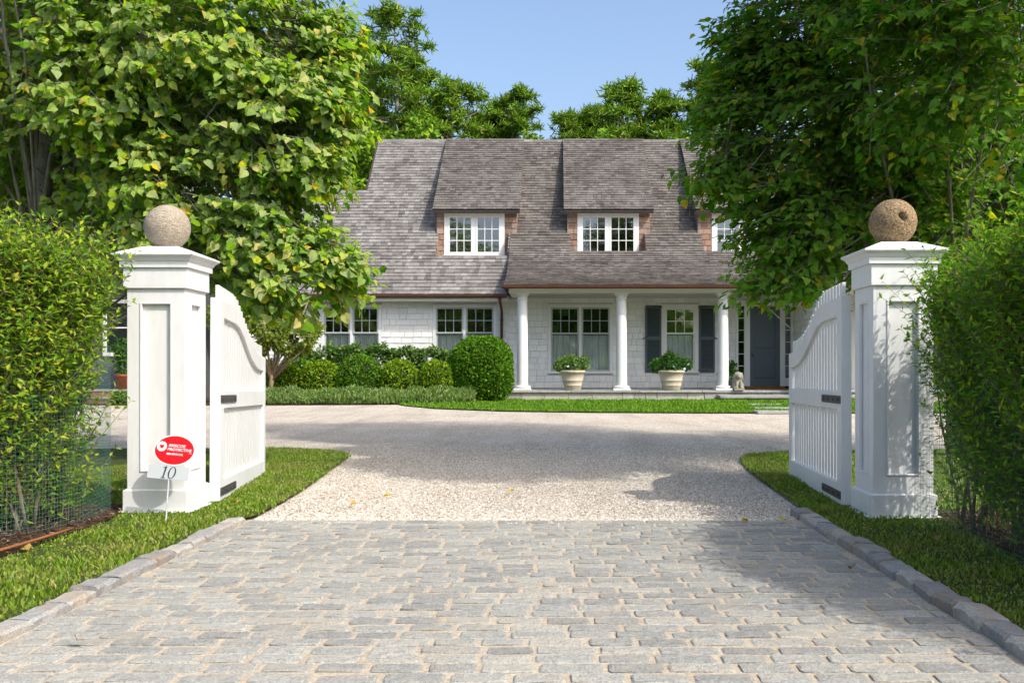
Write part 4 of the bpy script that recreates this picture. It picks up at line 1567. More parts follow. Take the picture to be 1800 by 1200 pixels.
cap_prof = [(.148, 0), (.147, .5), (.143, 1.1), (.136, 1.7), (.128, 2.22)]
for cx_ in (GX(918.5, 26.12), GX(1092.5, 26.12), GX(1271, 26.12), GX(1449.5, 26.12)):
    H = PB - FLOOR
    sh_ = MB().lathe([(.150, .115), (.148, .16), (.147, .6), (.143, 1.1), (.136, 1.7), (.128, H - .20)], (cx_, 26.12, FLOOR), 40, False)
    co = hp("column", sh_.mesh("column", MAT['white'], True))
    ba = MB().lathe([(.15, .125), (.19, .12), (.208, .105), (.214, .085), (.208, .064), (.195, .052)], (cx_, 26.12, FLOOR), 40)
    link("column_base", ba.mesh("column_base", MAT['white'], True), co)
    bev(link("column_plinth", MB().box(cx_ - .228, cx_ + .228, 26.12 - .215, 26.12 + .228, FLOOR + .002, FLOOR + .052).mesh("column_plinth", MAT['white']), co), .006)
    ca = MB().lathe([(.128, H - .2), (.142, H - .195), (.146, H - .18), (.142, H - .165), (.130, H - .16), (.129, H - .10), (.136, H - .095), (.160, H - .055), (.166, H - .045)], (cx_, 26.12, FLOOR), 40)
    link("capital", ca.mesh("capital", MAT['white'], True), co)
    link("abacus", MB().box(cx_ - .176, cx_ + .176, 26.12 - .176, 26.12 + .176, PB - .044, PB - .002).mesh("abacus", MAT['white']), co)

# door mat
tag(link("door_mat", MB().box(GX(1322, 27.6), GX(1392, 27.6), 27.15, 27.80, FLOOR + .004, FLOOR + .022).mesh("door_mat", MAT['coir'])), "brown coir mat lying before the blue front door", "door mat")

# stepping slabs in the front lawn by the porch step
for i, (px_, py_, w, dp) in enumerate(((1345, 711.5, .75, .30), (1358, 718, .85, .40), (1370, 724, .9, .45))):
    g = GP(px_, py_, .03)
    lb = ("stone slab in the lawn nearest the porch step", "middle stone slab in the lawn before the porch", "stone slab at the lawn's gravel edge before the porch")[i]
    tag(bev(link("stepping_stone", MB().box(g[0] - w / 2, g[0] + w / 2, g[1] - dp / 2, g[1] + dp / 2, 0, .056).mesh("stepping_stone", MAT['bluestone'])), .012), lb, "stepping stone", "stone slabs in the porch lawn")

# ------------------------------------------------------------------ leaf templates and scatterers
LEAF_T = np.array([(0, 0, 0), (-.20, -.09, .05), (-.44, .12, .12), (-.46, .40, .13), (-.27, .72, .05), (0, 1.02, -.14), (.27, .72, .05), (.46, .40, .13), (.44, .12, .12), (.20, -.09, .05), (0, .42, -.0)])
LEAF_F = np.array([(10, i, i + 1) for i in range(0, 9)] + [(10, 9, 0)])
LEAF_S = np.array([(0, 0, 0), (-.40, .02, .10), (-.42, .48, .12), (0, 1.02, -.16), (.42, .48, .12), (.40, .02, .10), (0, .40, -.02)])
LEAF_SF = np.array([(6, i, (i + 1) % 6) for i in range(6)])
KITE_T = np.array([(0, -.02, 0), (-.42, .36, .12), (0, 1.0, -.14), (.42, .36, .12)])
SM_T = np.array([(0, 0, 0), (-.20, .35, .05), (-.17, .70, .03), (0, 1.0, -.10), (.17, .70, .03), (.20, .35, .05), (0, .45, -.02)])
SM_F = np.array([(6, i, (i + 1) % 6) for i in range(6)])
PV_T = np.array([(0, 0, 0), (-.20, .46, .07), (0, 1.0, -.08), (.20, .46, .07)])
PV_F = np.array([(0, 3, 2), (0, 2, 1)])
QD_T = np.array([(0, 0, 0), (-.32, .5, .06), (0, 1, -.05), (.32, .5, .06)])
QD_F = np.array([(0, 3, 2), (0, 2, 1)])


def rand_dir(n):
    return unit(R.normal(0, 1, (n, 3)))


def linden(label, base, trunk_pts, trunk_r, blobs, n_twigs, per, size, mat_i, mat_o, limbs, n_single=300, seed=0, flip=.10, droop=.55, flat=1.0):
    t = thing("linden_tree", label, "tree", (base[0], base[1], 0))
    tk = MB().tube(trunk_pts, trunk_r, 12)
    link("trunk", tk.mesh("trunk", MAT['bark'], True), t, world=True)
    bl = np.array(blobs)
    wts = bl[:, 3] ** 2.0 * bl[:, 4]
    wts /= wts.sum()
    bi = R.choice(len(bl), n_twigs * 2, p=wts)
    d_ = rand_dir(n_twigs * 2)
    rad = .35 + .65 * R.uniform(0, 1, n_twigs * 2) ** .55
    rxyz = np.stack([bl[bi, 3], bl[bi, 3], bl[bi, 3] * bl[bi, 5]], 1)
    C = bl[bi, :3]
    Q = C + d_ * rxyz * rad[:, None]
    nz = np.sin(Q[:, 0] * 7.3 + 1.1 + seed) * np.sin(Q[:, 1] * 6.9 + .4) + .8 * np.sin(Q[:, 2] * 9.5 + Q[:, 0] * 2.3 + seed)
    tr_ = (np.abs(Q[:, 0] - base[0] - .03) < .20) & (Q[:, 1] < base[1]) & (Q[:, 2] > 1.2) & (R.uniform(0, 1, len(Q)) < .85)
    nz = np.where(tr_, -9, nz)
    ok = (nz > -.62) & (Q[:, 2] > .55)
    Q, d_, C = Q[ok][:n_twigs], d_[ok][:n_twigs], C[ok][:n_twigs]
    m = len(Q)
    axis = np.array([base[0], base[1]])
    out = Q[:, :2] - axis
    out = np.c_[out, np.zeros(m)]
    A = unit(unit(out) * .8 + d_ * .55 + R.normal(0, .25, (m, 3)) + np.array([0, 0, -.28]))
    L = R.uniform(.28, .55, m)
    start = Q - A * (L * .6)[:, None]
    # twigs
    U = unit(np.cross(A, np.array([0, 0, 1.0])))
    Wv = np.cross(U, A)
    tw = np.zeros((m, 6, 3))
    for k in range(3):
        an = 2 * math.pi * k / 3
        off = U * math.cos(an) + Wv * math.sin(an)
        tw[:, k] = start - A * .25 + off * .0065
        tw[:, 3 + k] = start + A * L[:, None] + off * .002
    b = (np.arange(m) * 6)[:, None, None]
    TF = (b + np.array([[0, 1, 4, 3], [1, 2, 5, 4], [2, 0, 3, 5]])[None]).reshape(-1, 4)
    stuff(link("twig", np_mesh("twig", tw.reshape(-1, 3), TF, MAT['bark']), t, world=True))
    # leaves
    tt = np.tile(np.linspace(.1, 1.0, per), (m, 1)) + R.uniform(-.04, .04, (m, per))
    sg = np.tile(np.where(np.arange(per) % 2, 1.0, -1.0), (m, 1))
    pos = start[:, None] + A[:, None] * (L[:, None] * tt)[..., None] + U[:, None] * (sg * R.uniform(.02, .07, (m, per)))[..., None]
    pos[..., 2] -= .10 * tt ** 2 * L[:, None]
    pos = pos.reshape(-1, 3)
    Am = np.repeat(A, per, 0)
    Um = np.repeat(U, per, 0)
    k = len(pos)
    s_ = sg.reshape(-1)
    Yd = Am * .55 + Um * (s_ * .65)[:, None] + R.normal(0, .30, (k, 3)) + np.array([0, 0, -droop])
    Zd = np.array([0, 0, flat]) + Am * .75 + R.normal(0, .42, (k, 3))
    fl = R.uniform(0, 1, k) < flip
    Zd[fl] *= -1
    sz_ = size * R.uniform(.6, 1.15, k)
    Mx = frames(Yd, Zd, sz_)
    # leaves that show largest become single pieces
    pxx = CX + pos[:, 0] / pos[:, 1] * FPX
    pyy = CY - (pos[:, 2] - EYE) / pos[:, 1] * FPX
    inv = (pxx > 5) & (pxx < 1795) & (pyy > 5) & (pyy < 640)
    sc_ = np.where(inv, sz_ / pos[:, 1], 0) * np.where(np.abs(Mx[:, 1, 2]) / sz_ > .35, 1, .6)
    od = np.argsort(-sc_)
    lm = np_mesh("leaf", LEAF_T, LEAF_F, MAT[mat_o])
    for i in od[:n_single]:
        o = bpy.data.objects.new("leaf", lm)
        COL.objects.link(o)
        o.parent = t
        o.matrix_parent_inverse = ROOT_INV[t.name]
        mm = Matrix.Identity(4)
        for a in range(3):
            for b_ in range(3):
                mm[a][b_] = Mx[i, a, b_]
            mm[a][3] = pos[i, a]
        o.matrix_basis = mm
    rs_ = od[n_single:]
    n6 = int(len(rs_) * .40)
    v, f = scatter(LEAF_S, LEAF_SF, Mx[rs_[:n6]], pos[rs_[:n6]])
    v2, f2 = scatter(KITE_T, QD_F, Mx[rs_[n6:]], pos[rs_[n6:]])
    v, f = np.concatenate([v, v2]), np.concatenate([f, f2 + len(v)])
    stuff(link("crown", np_mesh("crown", v, f, MAT[mat_i]), t, world=True))
    # limbs
    rg = np.random.default_rng(seed + 9)
    tp = [Vector(p) for p in trunk_pts]
    for i in range(limbs):
        q = Vector(Q[rg.integers(m)])
        h = rg.uniform(.22, .95)
        j = h * (len(tp) - 1)
        a = tp[int(j)].lerp(tp[min(int(j) + 1, len(tp) - 1)], j - int(j))
        if a.z > q.z + .9:
            a = tp[1].lerp(tp[0], .1)
        md = a.lerp(q, .5) + Vector((rg.normal(0, .12), rg.normal(0, .12), .18))
        r0 = rg.uniform(.014, .030)
        link("branch", MB().tube([a, a.lerp(md, .5) + Vector((0, 0, .07)), md, md.lerp(q, .55) + Vector((rg.normal(0, .05), rg.normal(0, .05), .03)), q], [r0, r0 * .8, r0 * .6, r0 * .38, .006], 7).mesh("branch", MAT['bark'], True), t, world=True)
    return t


def B(px_, py_, d_, r, w=1.0, zs=1.0):
    p = P(px_, py_, d_)
    return (*p, r, w, zs)


LB = [B(120, 60, 10.2, 1.7), B(60, 250, 10.4, 1.2, .8), B(330, 40, 9.2, 1.25), B(460, 110, 8.8, .80, 1.3), B(500, 230, 8.6, .68, 1.4), B(565, 110, 8.6, .28, 3.2), B(590, 60, 8.7, .22, 3), B(572, 190, 8.5, .26, 3),
      B(545, 290, 8.4, .24, 3), B(500, 350, 8.5, .26, 2.5), B(300, 250, 9.2, .85, 1.2), B(360, 360, 8.8, .72, 1.2), B(470, 410, 8.5, .42, 2.0), B(550, 455, 8.3, .32, 2.6), B(600, 480, 8.2, .20, 3.5), B(480, 480, 8.3, .34, 2.0), B(420, 450, 8.6, .40, 1.3),
      B(520, 525, 8.2, .13, 2.5), B(170, 360, 9.8, .75), B(30, 400, 10, .5, .8), B(250, 430, 9.4, .45), B(200, 130, 9, .8, .8), B(250, -250, 9.5, 1.7, .5), B(500, -120, 9, .8, .6), B(60, -350, 10.2, 1.8, .5), B(-150, 150, 10, 1.6, .5)]
xt = GX(75, 9.6)
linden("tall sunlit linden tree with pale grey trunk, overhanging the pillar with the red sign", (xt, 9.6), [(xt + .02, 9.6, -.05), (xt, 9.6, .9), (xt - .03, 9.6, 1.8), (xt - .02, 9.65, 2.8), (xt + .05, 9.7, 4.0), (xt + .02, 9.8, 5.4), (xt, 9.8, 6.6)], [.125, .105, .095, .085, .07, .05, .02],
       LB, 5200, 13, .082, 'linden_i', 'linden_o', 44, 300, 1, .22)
RB = [B(1420, 60, 8.7, .80), B(1345, 110, 8.4, .46, 1.5), B(1300, 60, 8.5, .22, 2), B(1285, 175, 8.3, .27, 2), B(1400, 250, 8.4, .80, 1.2), B(1285, 285, 8.2, .34, 2), B(1245, 300, 8.15, .18, 2.5), B(1390, 385, 8.2, .46, 1.5), B(1335, 420, 8.1, .20, 2), B(1400, 445, 8.05, .30, 1.8), B(1345, 478, 8.0, .16, 2.5), B(1450, 430, 8.1, .34, 1.5), B(1310, 520, 7.95, .08, 3), B(1395, 500, 8.0, .13, 3),
      B(1590, 150, 9.0, 1.2), B(1700, 330, 9.2, 1.1), B(1550, 320, 8.6, .85), B(1760, 40, 9.2, 1.3), B(1600, 430, 8.8, .6), B(1480, 420, 8.4, .42, 1.2), B(1800, 300, 9.4, 1.2, .7), B(1950, 150, 9.5, 1.6, .5),
      B(1620, 90, 7.3, .75, .7), B(1760, -20, 6.9, .95, .7), B(1570, -90, 7.3, .8, .7), B(1700, -260, 7.0, 1.1, .6), B(1850, 150, 7.0, .9, .5), (2.7, 9.4, 7.6, 1.25, .7, 1), (4.2, 8.6, 8.0, 1.6, .6, 1), (2.2, 9.2, 6.2, .95, .8, 1), (2.9, 5.7, 4.7, .85, 1.8, 1), (3.7, 5.1, 5.6, 1.05, 1.3, 1), (1.95, 7.3, 4.6, .62, 2.4, 1), (1.5, 8.9, 5.3, .7, 2.0, 1), (2.7, 8.2, 5.6, .9, 1.3, 1), B(1480, -180, 8.9, 1.15, .8), B(1640, -300, 9.2, 1.7, .6), B(1500, -480, 9.2, 1.5, .6), B(1800, -520, 9.4, 1.9, .5)]
xr = GX(1690, 9.3)
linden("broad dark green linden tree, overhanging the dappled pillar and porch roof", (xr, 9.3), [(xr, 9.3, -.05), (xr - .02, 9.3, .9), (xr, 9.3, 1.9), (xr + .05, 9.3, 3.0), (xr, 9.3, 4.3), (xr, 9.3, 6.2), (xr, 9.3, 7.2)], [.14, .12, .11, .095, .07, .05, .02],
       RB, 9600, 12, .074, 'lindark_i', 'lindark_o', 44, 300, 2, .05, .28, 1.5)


# ------------------------------------------------------------------ privet hedges
def hedge(label, line, thick, side, top, n_shoots, mat, seed, near_share=.5, near_pow=1.0, name="privet_hedge"):
    """line: front edge points; the hedge lies on its `side` (+1 right, -1 left)"""
    rg = np.random.default_rng(seed)
    pts = np.array(line, float)
    sl_ = np.linalg.norm(np.diff(pts, axis=0), axis=1)
    cum = np.r_[0, np.cumsum(sl_)]
    t = thing(name, label, "hedge", (pts[0, 0], pts[0, 1], 0))

    def at(s, off):
        x = np.interp(s, cum, pts[:, 0])
        y = np.interp(s, cum, pts[:, 1])
        e = .05
        dx = np.interp(s + e, cum, pts[:, 0]) - np.interp(s - e, cum, pts[:, 0])
        dy = np.interp(s + e, cum, pts[:, 1]) - np.interp(s - e, cum, pts[:, 1])
        l_ = np.hypot(dx, dy) + 1e-9
        nx, ny = -dy / l_ * side, dx / l_ * side
        return x + nx * off, y + ny * off, nx, ny

    n = n_shoots
    S = np.where(rg.uniform(0, 1, n) < near_share, 1.28 * rg.uniform(0, 1, n) ** near_pow - .03, rg.uniform(1.25, cum[-1], n))
    thick = np.interp(S, [0, .4, .9], [thick * .5, thick * .55, thick])
    near = rg.uniform(0, 1, n)
    off = np.where(near < .62, np.abs(rg.normal(.05, .08, n)), rg.uniform(0, 1, n) * thick)
    top = np.interp(S, [0, .9, 1.45, 9], top) if isinstance(top, tuple) else np.full(n, top)
    Z = top * rg.beta(2.5, 1.0, n)
    low = (Z < .34) & (rg.uniform(0, 1, n) < .6)
    Z = np.where(low, top * rg.uniform(.5, 1, n), Z)
    Z = np.where(rg.uniform(0, 1, n) < .05, top + rg.uniform(0, .14, n), Z)
    back = rg.uniform(0, 1, n) < .18
    Z = np.where(back, top * rg.uniform(.80, 1.0, n), Z)
    off = np.where(back, rg.uniform(0, 1, n) * thick, off)
    bulge = .08 * np.clip((Z / top - .35), 0, 1) - .04 + .03 * np.sin(S * 7 + Z * 5)
    X, Y, nx, ny = at(np.clip(S, 0, cum[-1]), off - bulge)
    m = n
    fo = np.stack([-nx, -ny, np.zeros(m)], 1)
    A = unit(np.stack([rg.normal(0, .3, m), rg.normal(0, .3, m), np.full(m, 1.0)], 1) + fo * rg.uniform(.1, .7, m)[:, None])
    L = rg.uniform(.16, .42, m)
    st_ = np.stack([X, Y, np.maximum(Z - L * .7, .04)], 1)
    per = 14
    U = unit(np.cross(A, rand_dir(m)))
    Wv = np.cross(A, U)
    tw = np.zeros((m, 6, 3))
    for k in range(3):
        an = 2 * math.pi * k / 3
        of = U * math.cos(an) + Wv * math.sin(an)
        tw[:, k] = st_ - A * .10 + of * .0026
        tw[:, 3 + k] = st_ + A * L[:, None] + of * .001
    b = (np.arange(m) * 6)[:, None, None]
    TF = (b + np.array([[0, 1, 4, 3], [1, 2, 5, 4], [2, 0, 3, 5]])[None]).reshape(-1, 4)
    stuff(link("twig", np_mesh("twig", tw.reshape(-1, 3), TF, MAT['stem']), t, world=True))
    tt = np.tile(np.repeat(np.linspace(.05, 1, per // 2), 2), (m, 1))
    ang = np.tile(np.arange(per) * math.pi + np.repeat(np.arange(per // 2), 2) * 1.45, (m, 1)) + rg.uniform(0, 6.28, (m, 1))
    rd_ = U[:, None] * np.cos(ang)[..., None] + Wv[:, None] * np.sin(ang)[..., None]
    pos = (st_[:, None] + A[:, None] * (tt * L[:, None])[..., None]).reshape(-1, 3)
    rd_ = rd_.reshape(-1, 3)
    Am = np.repeat(A, per, 0)
    k = len(pos)
    Yd = rd_ * .85 + Am * .55 + rg.normal(0, .2, (k, 3))
    Zd = Am * .9 - rd_ * .3 + rg.normal(0, .25, (k, 3)) + np.array([0, 0, .35])
    szz = rg.uniform(.034, .066, k) * (1 - .3 * tt.reshape(-1))
    v, f = scatter(PV_T, PV_F, frames(Yd, Zd, szz, 1.15), pos)
    stuff(link("foliage", np_mesh("foliage", v, f, MAT[mat]), t, world=True))
    # woody stems, one fan per plant
    s = .10
    while s < cum[-1]:
        x, y, nx_, ny_ = at(np.array([s]), np.array([.05 + rg.uniform(0, .12)]))
        for _ in range(int(rg.integers(5, 9))):
            dx, dy = rg.normal(0, .13, 2) + np.array([nx_[0], ny_[0]]) * .10
            h = rg.uniform(.6, 1.25)
            p0_ = Vector((float(x[0]) + rg.normal(0, .03), float(y[0]) + rg.normal(0, .03), 0))
            p1_ = p0_ + Vector((dx * .45, dy * .45, h * .45))
            p2_ = p0_ + Vector((dx * 1.0, dy * 1.0, h))
            r0 = rg.uniform(.006, .014)
            link("stem", MB().tube([p0_, p0_.lerp(p1_, .5) + Vector((rg.normal(0, .012), rg.normal(0, .012), 0)), p1_, p1_.lerp(p2_, .5) + Vector((rg.normal(0, .02), rg.normal(0, .02), 0)), p2_], [r0, r0 * .9, r0 * .75, r0 * .6, r0 * .35], 6).mesh("stem", MAT['stem'], True), t, world=True)
        s += rg.uniform(.24, .36)
    return t


def netting(label, line, z0, z1, n_loc, cell=.021, r=.0006):
    pts = np.array(line, float)
    sl_ = np.linalg.norm(np.diff(pts, axis=0), axis=1)
    cum = np.r_[0, np.cumsum(sl_)]
    at = lambda s: (np.interp(s, cum, pts[:, 0]) + .008 * np.sin(s * 9), np.interp(s, cum, pts[:, 1]))
    S = np.arange(0, cum[-1], cell)
    ST = S[::3]
    q = MB()
    Vs, Fs, o = [], [], 0

    def strip(a, b):
        nonlocal o
        # square wire between point arrays a, b
        d_ = unit(b - a)
        u = unit(np.cross(d_, np.array([.3, .2, .9]) + 0 * d_)) * r
        w = np.cross(d_, u)
        m = len(a)
        v = np.stack([a + u, a + w, a - u, a - w, b + u, b + w, b - u, b - w], 1)
        f = np.array([[0, 1, 5, 4], [1, 2, 6, 5], [2, 3, 7, 6], [3, 0, 4, 7]])
        Vs.append(v.reshape(-1, 3))
        Fs.append((f[None] + (np.arange(m) * 8)[:, None, None]).reshape(-1, 4) + o)
        o += m * 8

    x, y = at(S)
    wob = R.normal(0, .004, len(S))
    zk = np.linspace(z0, z1, 5)
    for a, b in zip(zk, zk[1:]):
        strip(np.stack([x, y, np.full(len(S), a)], 1), np.stack([x, y, np.full(len(S), b)], 1))
    for z in np.arange(z0, z1 + .001, cell):
        xx, yy = at(ST)
        zz = z + .006 * np.sin(ST * 5 + z * 3)
        p = np.stack([xx, yy, zz], 1)
        strip(p[:-1], p[1:])
    o_ = link("garden_netting", np_mesh("garden_netting", np.concatenate(Vs), np.concatenate(Fs), MAT['net']))
    return tag(o_, label, "netting", "green netting round the hedges")


HL = [(-2.55, 5.44), (-2.61, 5.08), (-2.73, 4.76), (-3.2, 3.85), (-3.9, 2.5)]
HR = [(2.04, 5.34), (2.03, 4.8), (2.00, 4.2), (1.99, 3.3), (2.45, 2.3), (3.2, 1.4)]
hedge("bushy yellow green privet hedge beside the pillar with the red sign", HL, .75, -1, 1.46, 6000, 'privet', 21, .62)
hedge("deep green privet hedge with tall sprigs beside the dappled pillar", HR, .80, 1, (1.33, 1.32, 1.45, 1.64), 13500, 'privet_b', 22, .22, .55)
netting("green wire netting along the foot of the yellow green hedge", [(-2.62, 5.82), (-2.52, 5.28), (-2.62, 4.95), (-2.78, 4.66), (-3.4, 3.4)], .02, .98, 0)
netting("green wire netting along the foot of the deep green hedge", [(2.30, 5.62), (1.955, 5.40), (1.985, 4.9), (1.97, 4.2), (1.99, 3.3), (2.4, 2.4)], .02, .98, 0)
# sprigs that lean over the right-hand pillar cap
rod = link("edging_rod", MB().tube([GP(-20, 972, .05), GP(40, 955, .05), GP(90, 940, .05), GP(128, 928, .055)], .007, 7).mesh("edging_rod", MAT['rust'], True))
tag(rod, "rusty iron rod lying in the mulch under the hedge", "iron rod")


# ------------------------------------------------------------------ shrubs by the house
def leaf_ball(name, label, cat, c, rx, rz, n, size, mat, group=None, flat=.0, power=2.0, core=True, rough=.05):
    t = thing(name, label, cat, (c[0], c[1], 0), (0, 0, 0), group)
    d_ = rand_dir(n)
    d_ = d_[d_[:, 2] > -.75]
    n = len(d_)
    l_ = (np.abs(d_) ** power).sum(1) ** (-1 / power)
    lump = 1 + rough * (np.sin(d_[:, 0] * 7 + c[0]) * np.sin(d_[:, 2] * 6 + 1) + .7 * np.sin(d_[:, 1] * 11 + c[0] * 3) * np.sin(d_[:, 0] * 9))
    rr = l_ * lump * (1 - np.abs(R.normal(0, .05, n)))
    pos = np.stack([c[0] + d_[:, 0] * rx * rr, c[1] + d_[:, 1] * rx * rr, c[2] + d_[:, 2] * rz * rr], 1)
    pos[:, 2] = np.maximum(pos[:, 2], .03)
    Yd = d_ * .9 + R.normal(0, .6, (n, 3)) + np.array([0, 0, .3])
    Zd = d_ + R.normal(0, .55, (n, 3))
    v, f = scatter(QD_T, QD_F, frames(Yd, Zd, size * R.uniform(.6, 1.3, n), 1.3), pos)
    stuff(link("foliage", np_mesh("foliage", v, f, MAT[mat]), t, world=True))
    if core:  # solid dark filler added inside the leaves to block the view through
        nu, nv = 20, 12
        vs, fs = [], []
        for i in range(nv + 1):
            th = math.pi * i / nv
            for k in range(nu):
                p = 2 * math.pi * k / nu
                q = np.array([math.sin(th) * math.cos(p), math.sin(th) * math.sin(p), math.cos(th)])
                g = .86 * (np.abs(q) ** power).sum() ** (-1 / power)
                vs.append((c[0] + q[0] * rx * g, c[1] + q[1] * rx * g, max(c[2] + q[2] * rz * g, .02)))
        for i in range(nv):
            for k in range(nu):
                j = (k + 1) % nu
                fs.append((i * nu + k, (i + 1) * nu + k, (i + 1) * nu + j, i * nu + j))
        link("dark_core", MB().add(vs, fs).mesh("dark_core", MAT['core'], True), t, world=True)
    return t


BX = [(502, 672, 31, 33, 'box_y', "clipped yellow box ball nearest the gate leaf"),
      (563, 668, 34, 37, 'box_y', "clipped box ball second from the gate, touching the largest one"),
      (632, 664, 38, 42, 'box_d', "largest and greenest of the clipped box balls"),
      (703, 667, 34, 37, 'box_y', "clipped box ball between the greenest ball and the smallest one"),
      (768, 667, 29, 36, 'box_y', "small clipped box ball next to the tall round bush")]
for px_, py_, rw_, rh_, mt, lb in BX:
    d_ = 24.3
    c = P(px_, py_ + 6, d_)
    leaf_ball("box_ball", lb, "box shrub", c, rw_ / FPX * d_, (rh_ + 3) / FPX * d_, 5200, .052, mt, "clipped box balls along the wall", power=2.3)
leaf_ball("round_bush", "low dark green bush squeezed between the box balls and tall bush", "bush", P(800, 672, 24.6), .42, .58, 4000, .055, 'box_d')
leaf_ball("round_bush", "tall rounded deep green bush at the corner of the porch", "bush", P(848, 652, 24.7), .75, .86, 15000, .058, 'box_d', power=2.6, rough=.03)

# low grey green border in front
n = 24000
X = R.uniform(-7.4, -1.98, n)
front = np.interp(X, [-12, -7, -4.2, -3.4, -1.9], [22.75, 22.7, 22.95, 23.2, 23.75])
Y = front + R.uniform(.0, .75, n)
hh = .16 + .17 * np.sin((Y - front) / .75 * math.pi) + .05 * np.sin(X * 6.3) * np.sin(Y * 4 + X * 2.1)
Z = hh * R.uniform(.25, 1.15, n)
Yd = np.stack([R.normal(0, .5, n), R.normal(-.15, .5, n), np.full(n, .9)], 1)
Zd = rand_dir(n)
v, f = scatter(QD_T, QD_F, frames(Yd, Zd, R.uniform(.05, .13, n), .55), np.stack([X, Y, np.maximum(Z - .04, .01)], 1))
cat_ = thing("catmint_border", "low grey green flowering border running in front of the clipped balls", "border plants", (-4.6, 23.2, 0))
stuff(link("foliage", np_mesh("foliage", v, f, MAT['sage']), cat_, world=True))


def stem_shrub(name, label, cat, c, w, h, n, size, mat, group=None, z0=.35, dep=.28, lt=None):
    t = thing(name, label, cat, (c[0], c[1], 0), (0, 0, 0), group)
    tips = []
    for k in range(7):
        a = Vector((c[0] + R.normal(0, .04), c[1] + R.normal(0, .04), 0))
        e = Vector((c[0] + R.uniform(-.5, .5) * w, c[1] + R.uniform(-.5, .5) * dep, h * R.uniform(.6, .98)))
        m = a.lerp(e, .5) + Vector((R.normal(0, .05), R.normal(0, .04), 0))
        link("stem", MB().tube([a, m, e], [.014, .010, .004], 5).mesh("stem", MAT['stem'], True), t, world=True)
        tips.append(np.array(e))
    X = c[0] + R.normal(0, .36, n) * w * .8
    Y = c[1] + R.normal(0, .3, n) * dep
    u = R.beta(2.2, 1.3, n)
    Z = z0 * h + (h - z0 * h) * u + .05 * np.sin(X * 9)
    ok = (np.sin(X * 7.7 + c[0]) * np.sin(Z * 8.3 + 2) > -.6)
    pos = np.stack([X, Y, Z], 1)[ok]
    n = len(pos)
    Yd = R.normal(0, .7, (n, 3)) + np.array([0, -.3, .1])
    Zd = np.array([0.1, -.4, 1.0]) + R.normal(0, .5, (n, 3))
    T_, F_ = (QD_T, QD_F) if lt is None else lt
    v, f = scatter(T_, F_, frames(Yd, Zd, size * R.uniform(.6, 1.3, n), 1.2), pos)
    stuff(link("foliage", np_mesh("foliage", v, f, MAT[mat]), t, world=True))
    return t


SL = ["leafy shrub under the left edge of the far left window, thin and open", "leafy shrub centred under the window half hidden by the linden",
      "leafy shrub under the bare wall just past the far window", "leafy shrub under the shingled wall between the two windows",
      "leafy shrub left of the second window, sparse with bare twigs", "leafy shrub under the second window beside the round bush"]
for i, px_ in enumerate((548, 596, 644, 692, 738, 785)):
    c = (GX(px_, 26.9), 26.9, 0)
    stem_shrub("wall_shrub", SL[i], "shrub", c, .85, (1.30, 1.50, 1.50, 1.42, 1.42, 1.36)[i], 2000 if i not in (4, 5) else 1500, .085, 'shrub', "leafy shrubs against the house wall")

# small ornamental tree and shrubs near the gate leaf
def small_tree(label, c, hgt, blobs, n, size, mat, stems, name="ornamental_tree"):
    t = thing(name, label, "tree", (c[0], c[1], 0))
    link("trunk", MB().tube([(c[0], c[1], -.03), (c[0] + .03, c[1], hgt * .2), (c[0] + .06, c[1], hgt * .33)], [.065, .055, .045], 8).mesh("trunk", MAT['stem'], True), t, world=True)
    bl = np.array(blobs)
    for k in range(stems):
        q = bl[k % len(bl)]
        a = Vector((c[0] + .05, c[1], hgt * R.uniform(.2, .33)))
        e = Vector(q[:3]) + Vector((R.normal(0, .15), R.normal(0, .15), R.normal(0, .1)))
        link("branch", MB().tube([a, a.lerp(e, .45) + Vector((R.normal(0, .08), 0, .06)), e], [.035, .024, .008], 6).mesh("branch", MAT['stem'], True), t, world=True)
    w = bl[:, 3] ** 2
    bi = R.choice(len(bl), n, p=w / w.sum())
    d_ = rand_dir(n)
    pos = bl[bi, :3] + d_ * (bl[bi, 3] * (.4 + .6 * R.uniform(0, 1, n) ** .6))[:, None] * np.array([1, 1, .8])
    ok = (np.sin(pos[:, 0] * 6) * np.sin(pos[:, 2] * 6.5 + 1) > -.65) & (pos[:, 2] > .05)
    pos, d_ = pos[ok], d_[ok]
    n = len(pos)
    Yd = d_ * .6 + R.normal(0, .5, (n, 3)) + np.array([0, 0, -.35])
    Zd = np.array([0, -.2, 1.0]) + d_ * .6 + R.normal(0, .45, (n, 3))
    v, f = scatter(SM_T, SM_F, frames(Yd, Zd, size * R.uniform(.6, 1.25, n), 1.7), pos)
    stuff(link("crown", np_mesh("crown", v, f, MAT[mat]), t, world=True))
    return t


ob = [(*P(470, 580, 23.2), .52), (*P(512, 598, 23.3), .50), (*P(440, 600, 23.2), .50), (*P(500, 555, 23.5), .50), (*P(528, 608, 23.3), .28), (*P(410, 560, 23.3), .60), (*P(455, 530, 23.5), .55), (*P(545, 575, 23.4), .34), (*P(535, 592, 23.0), .30)]
small_tree("small yellow green ornamental tree with bare forked stems behind the open gate", (GX(474, 23.2), 23.2), 2.1, ob, 12000, .085, 'smalltree', 10)
leaf_ball("blue_bush", "grey blue bush with small leaves under the ornamental tree", "bush", P(474, 668, 24.6), .34, .50, 3000, .05, 'sage', None, power=2.1, rough=.12)
leaf_ball("round_bush", "dark bush behind the yellow box ball and small tree", "bush", P(520, 672, 25.6), .55, .66, 3600, .06, 'box_d', None, rough=.1)


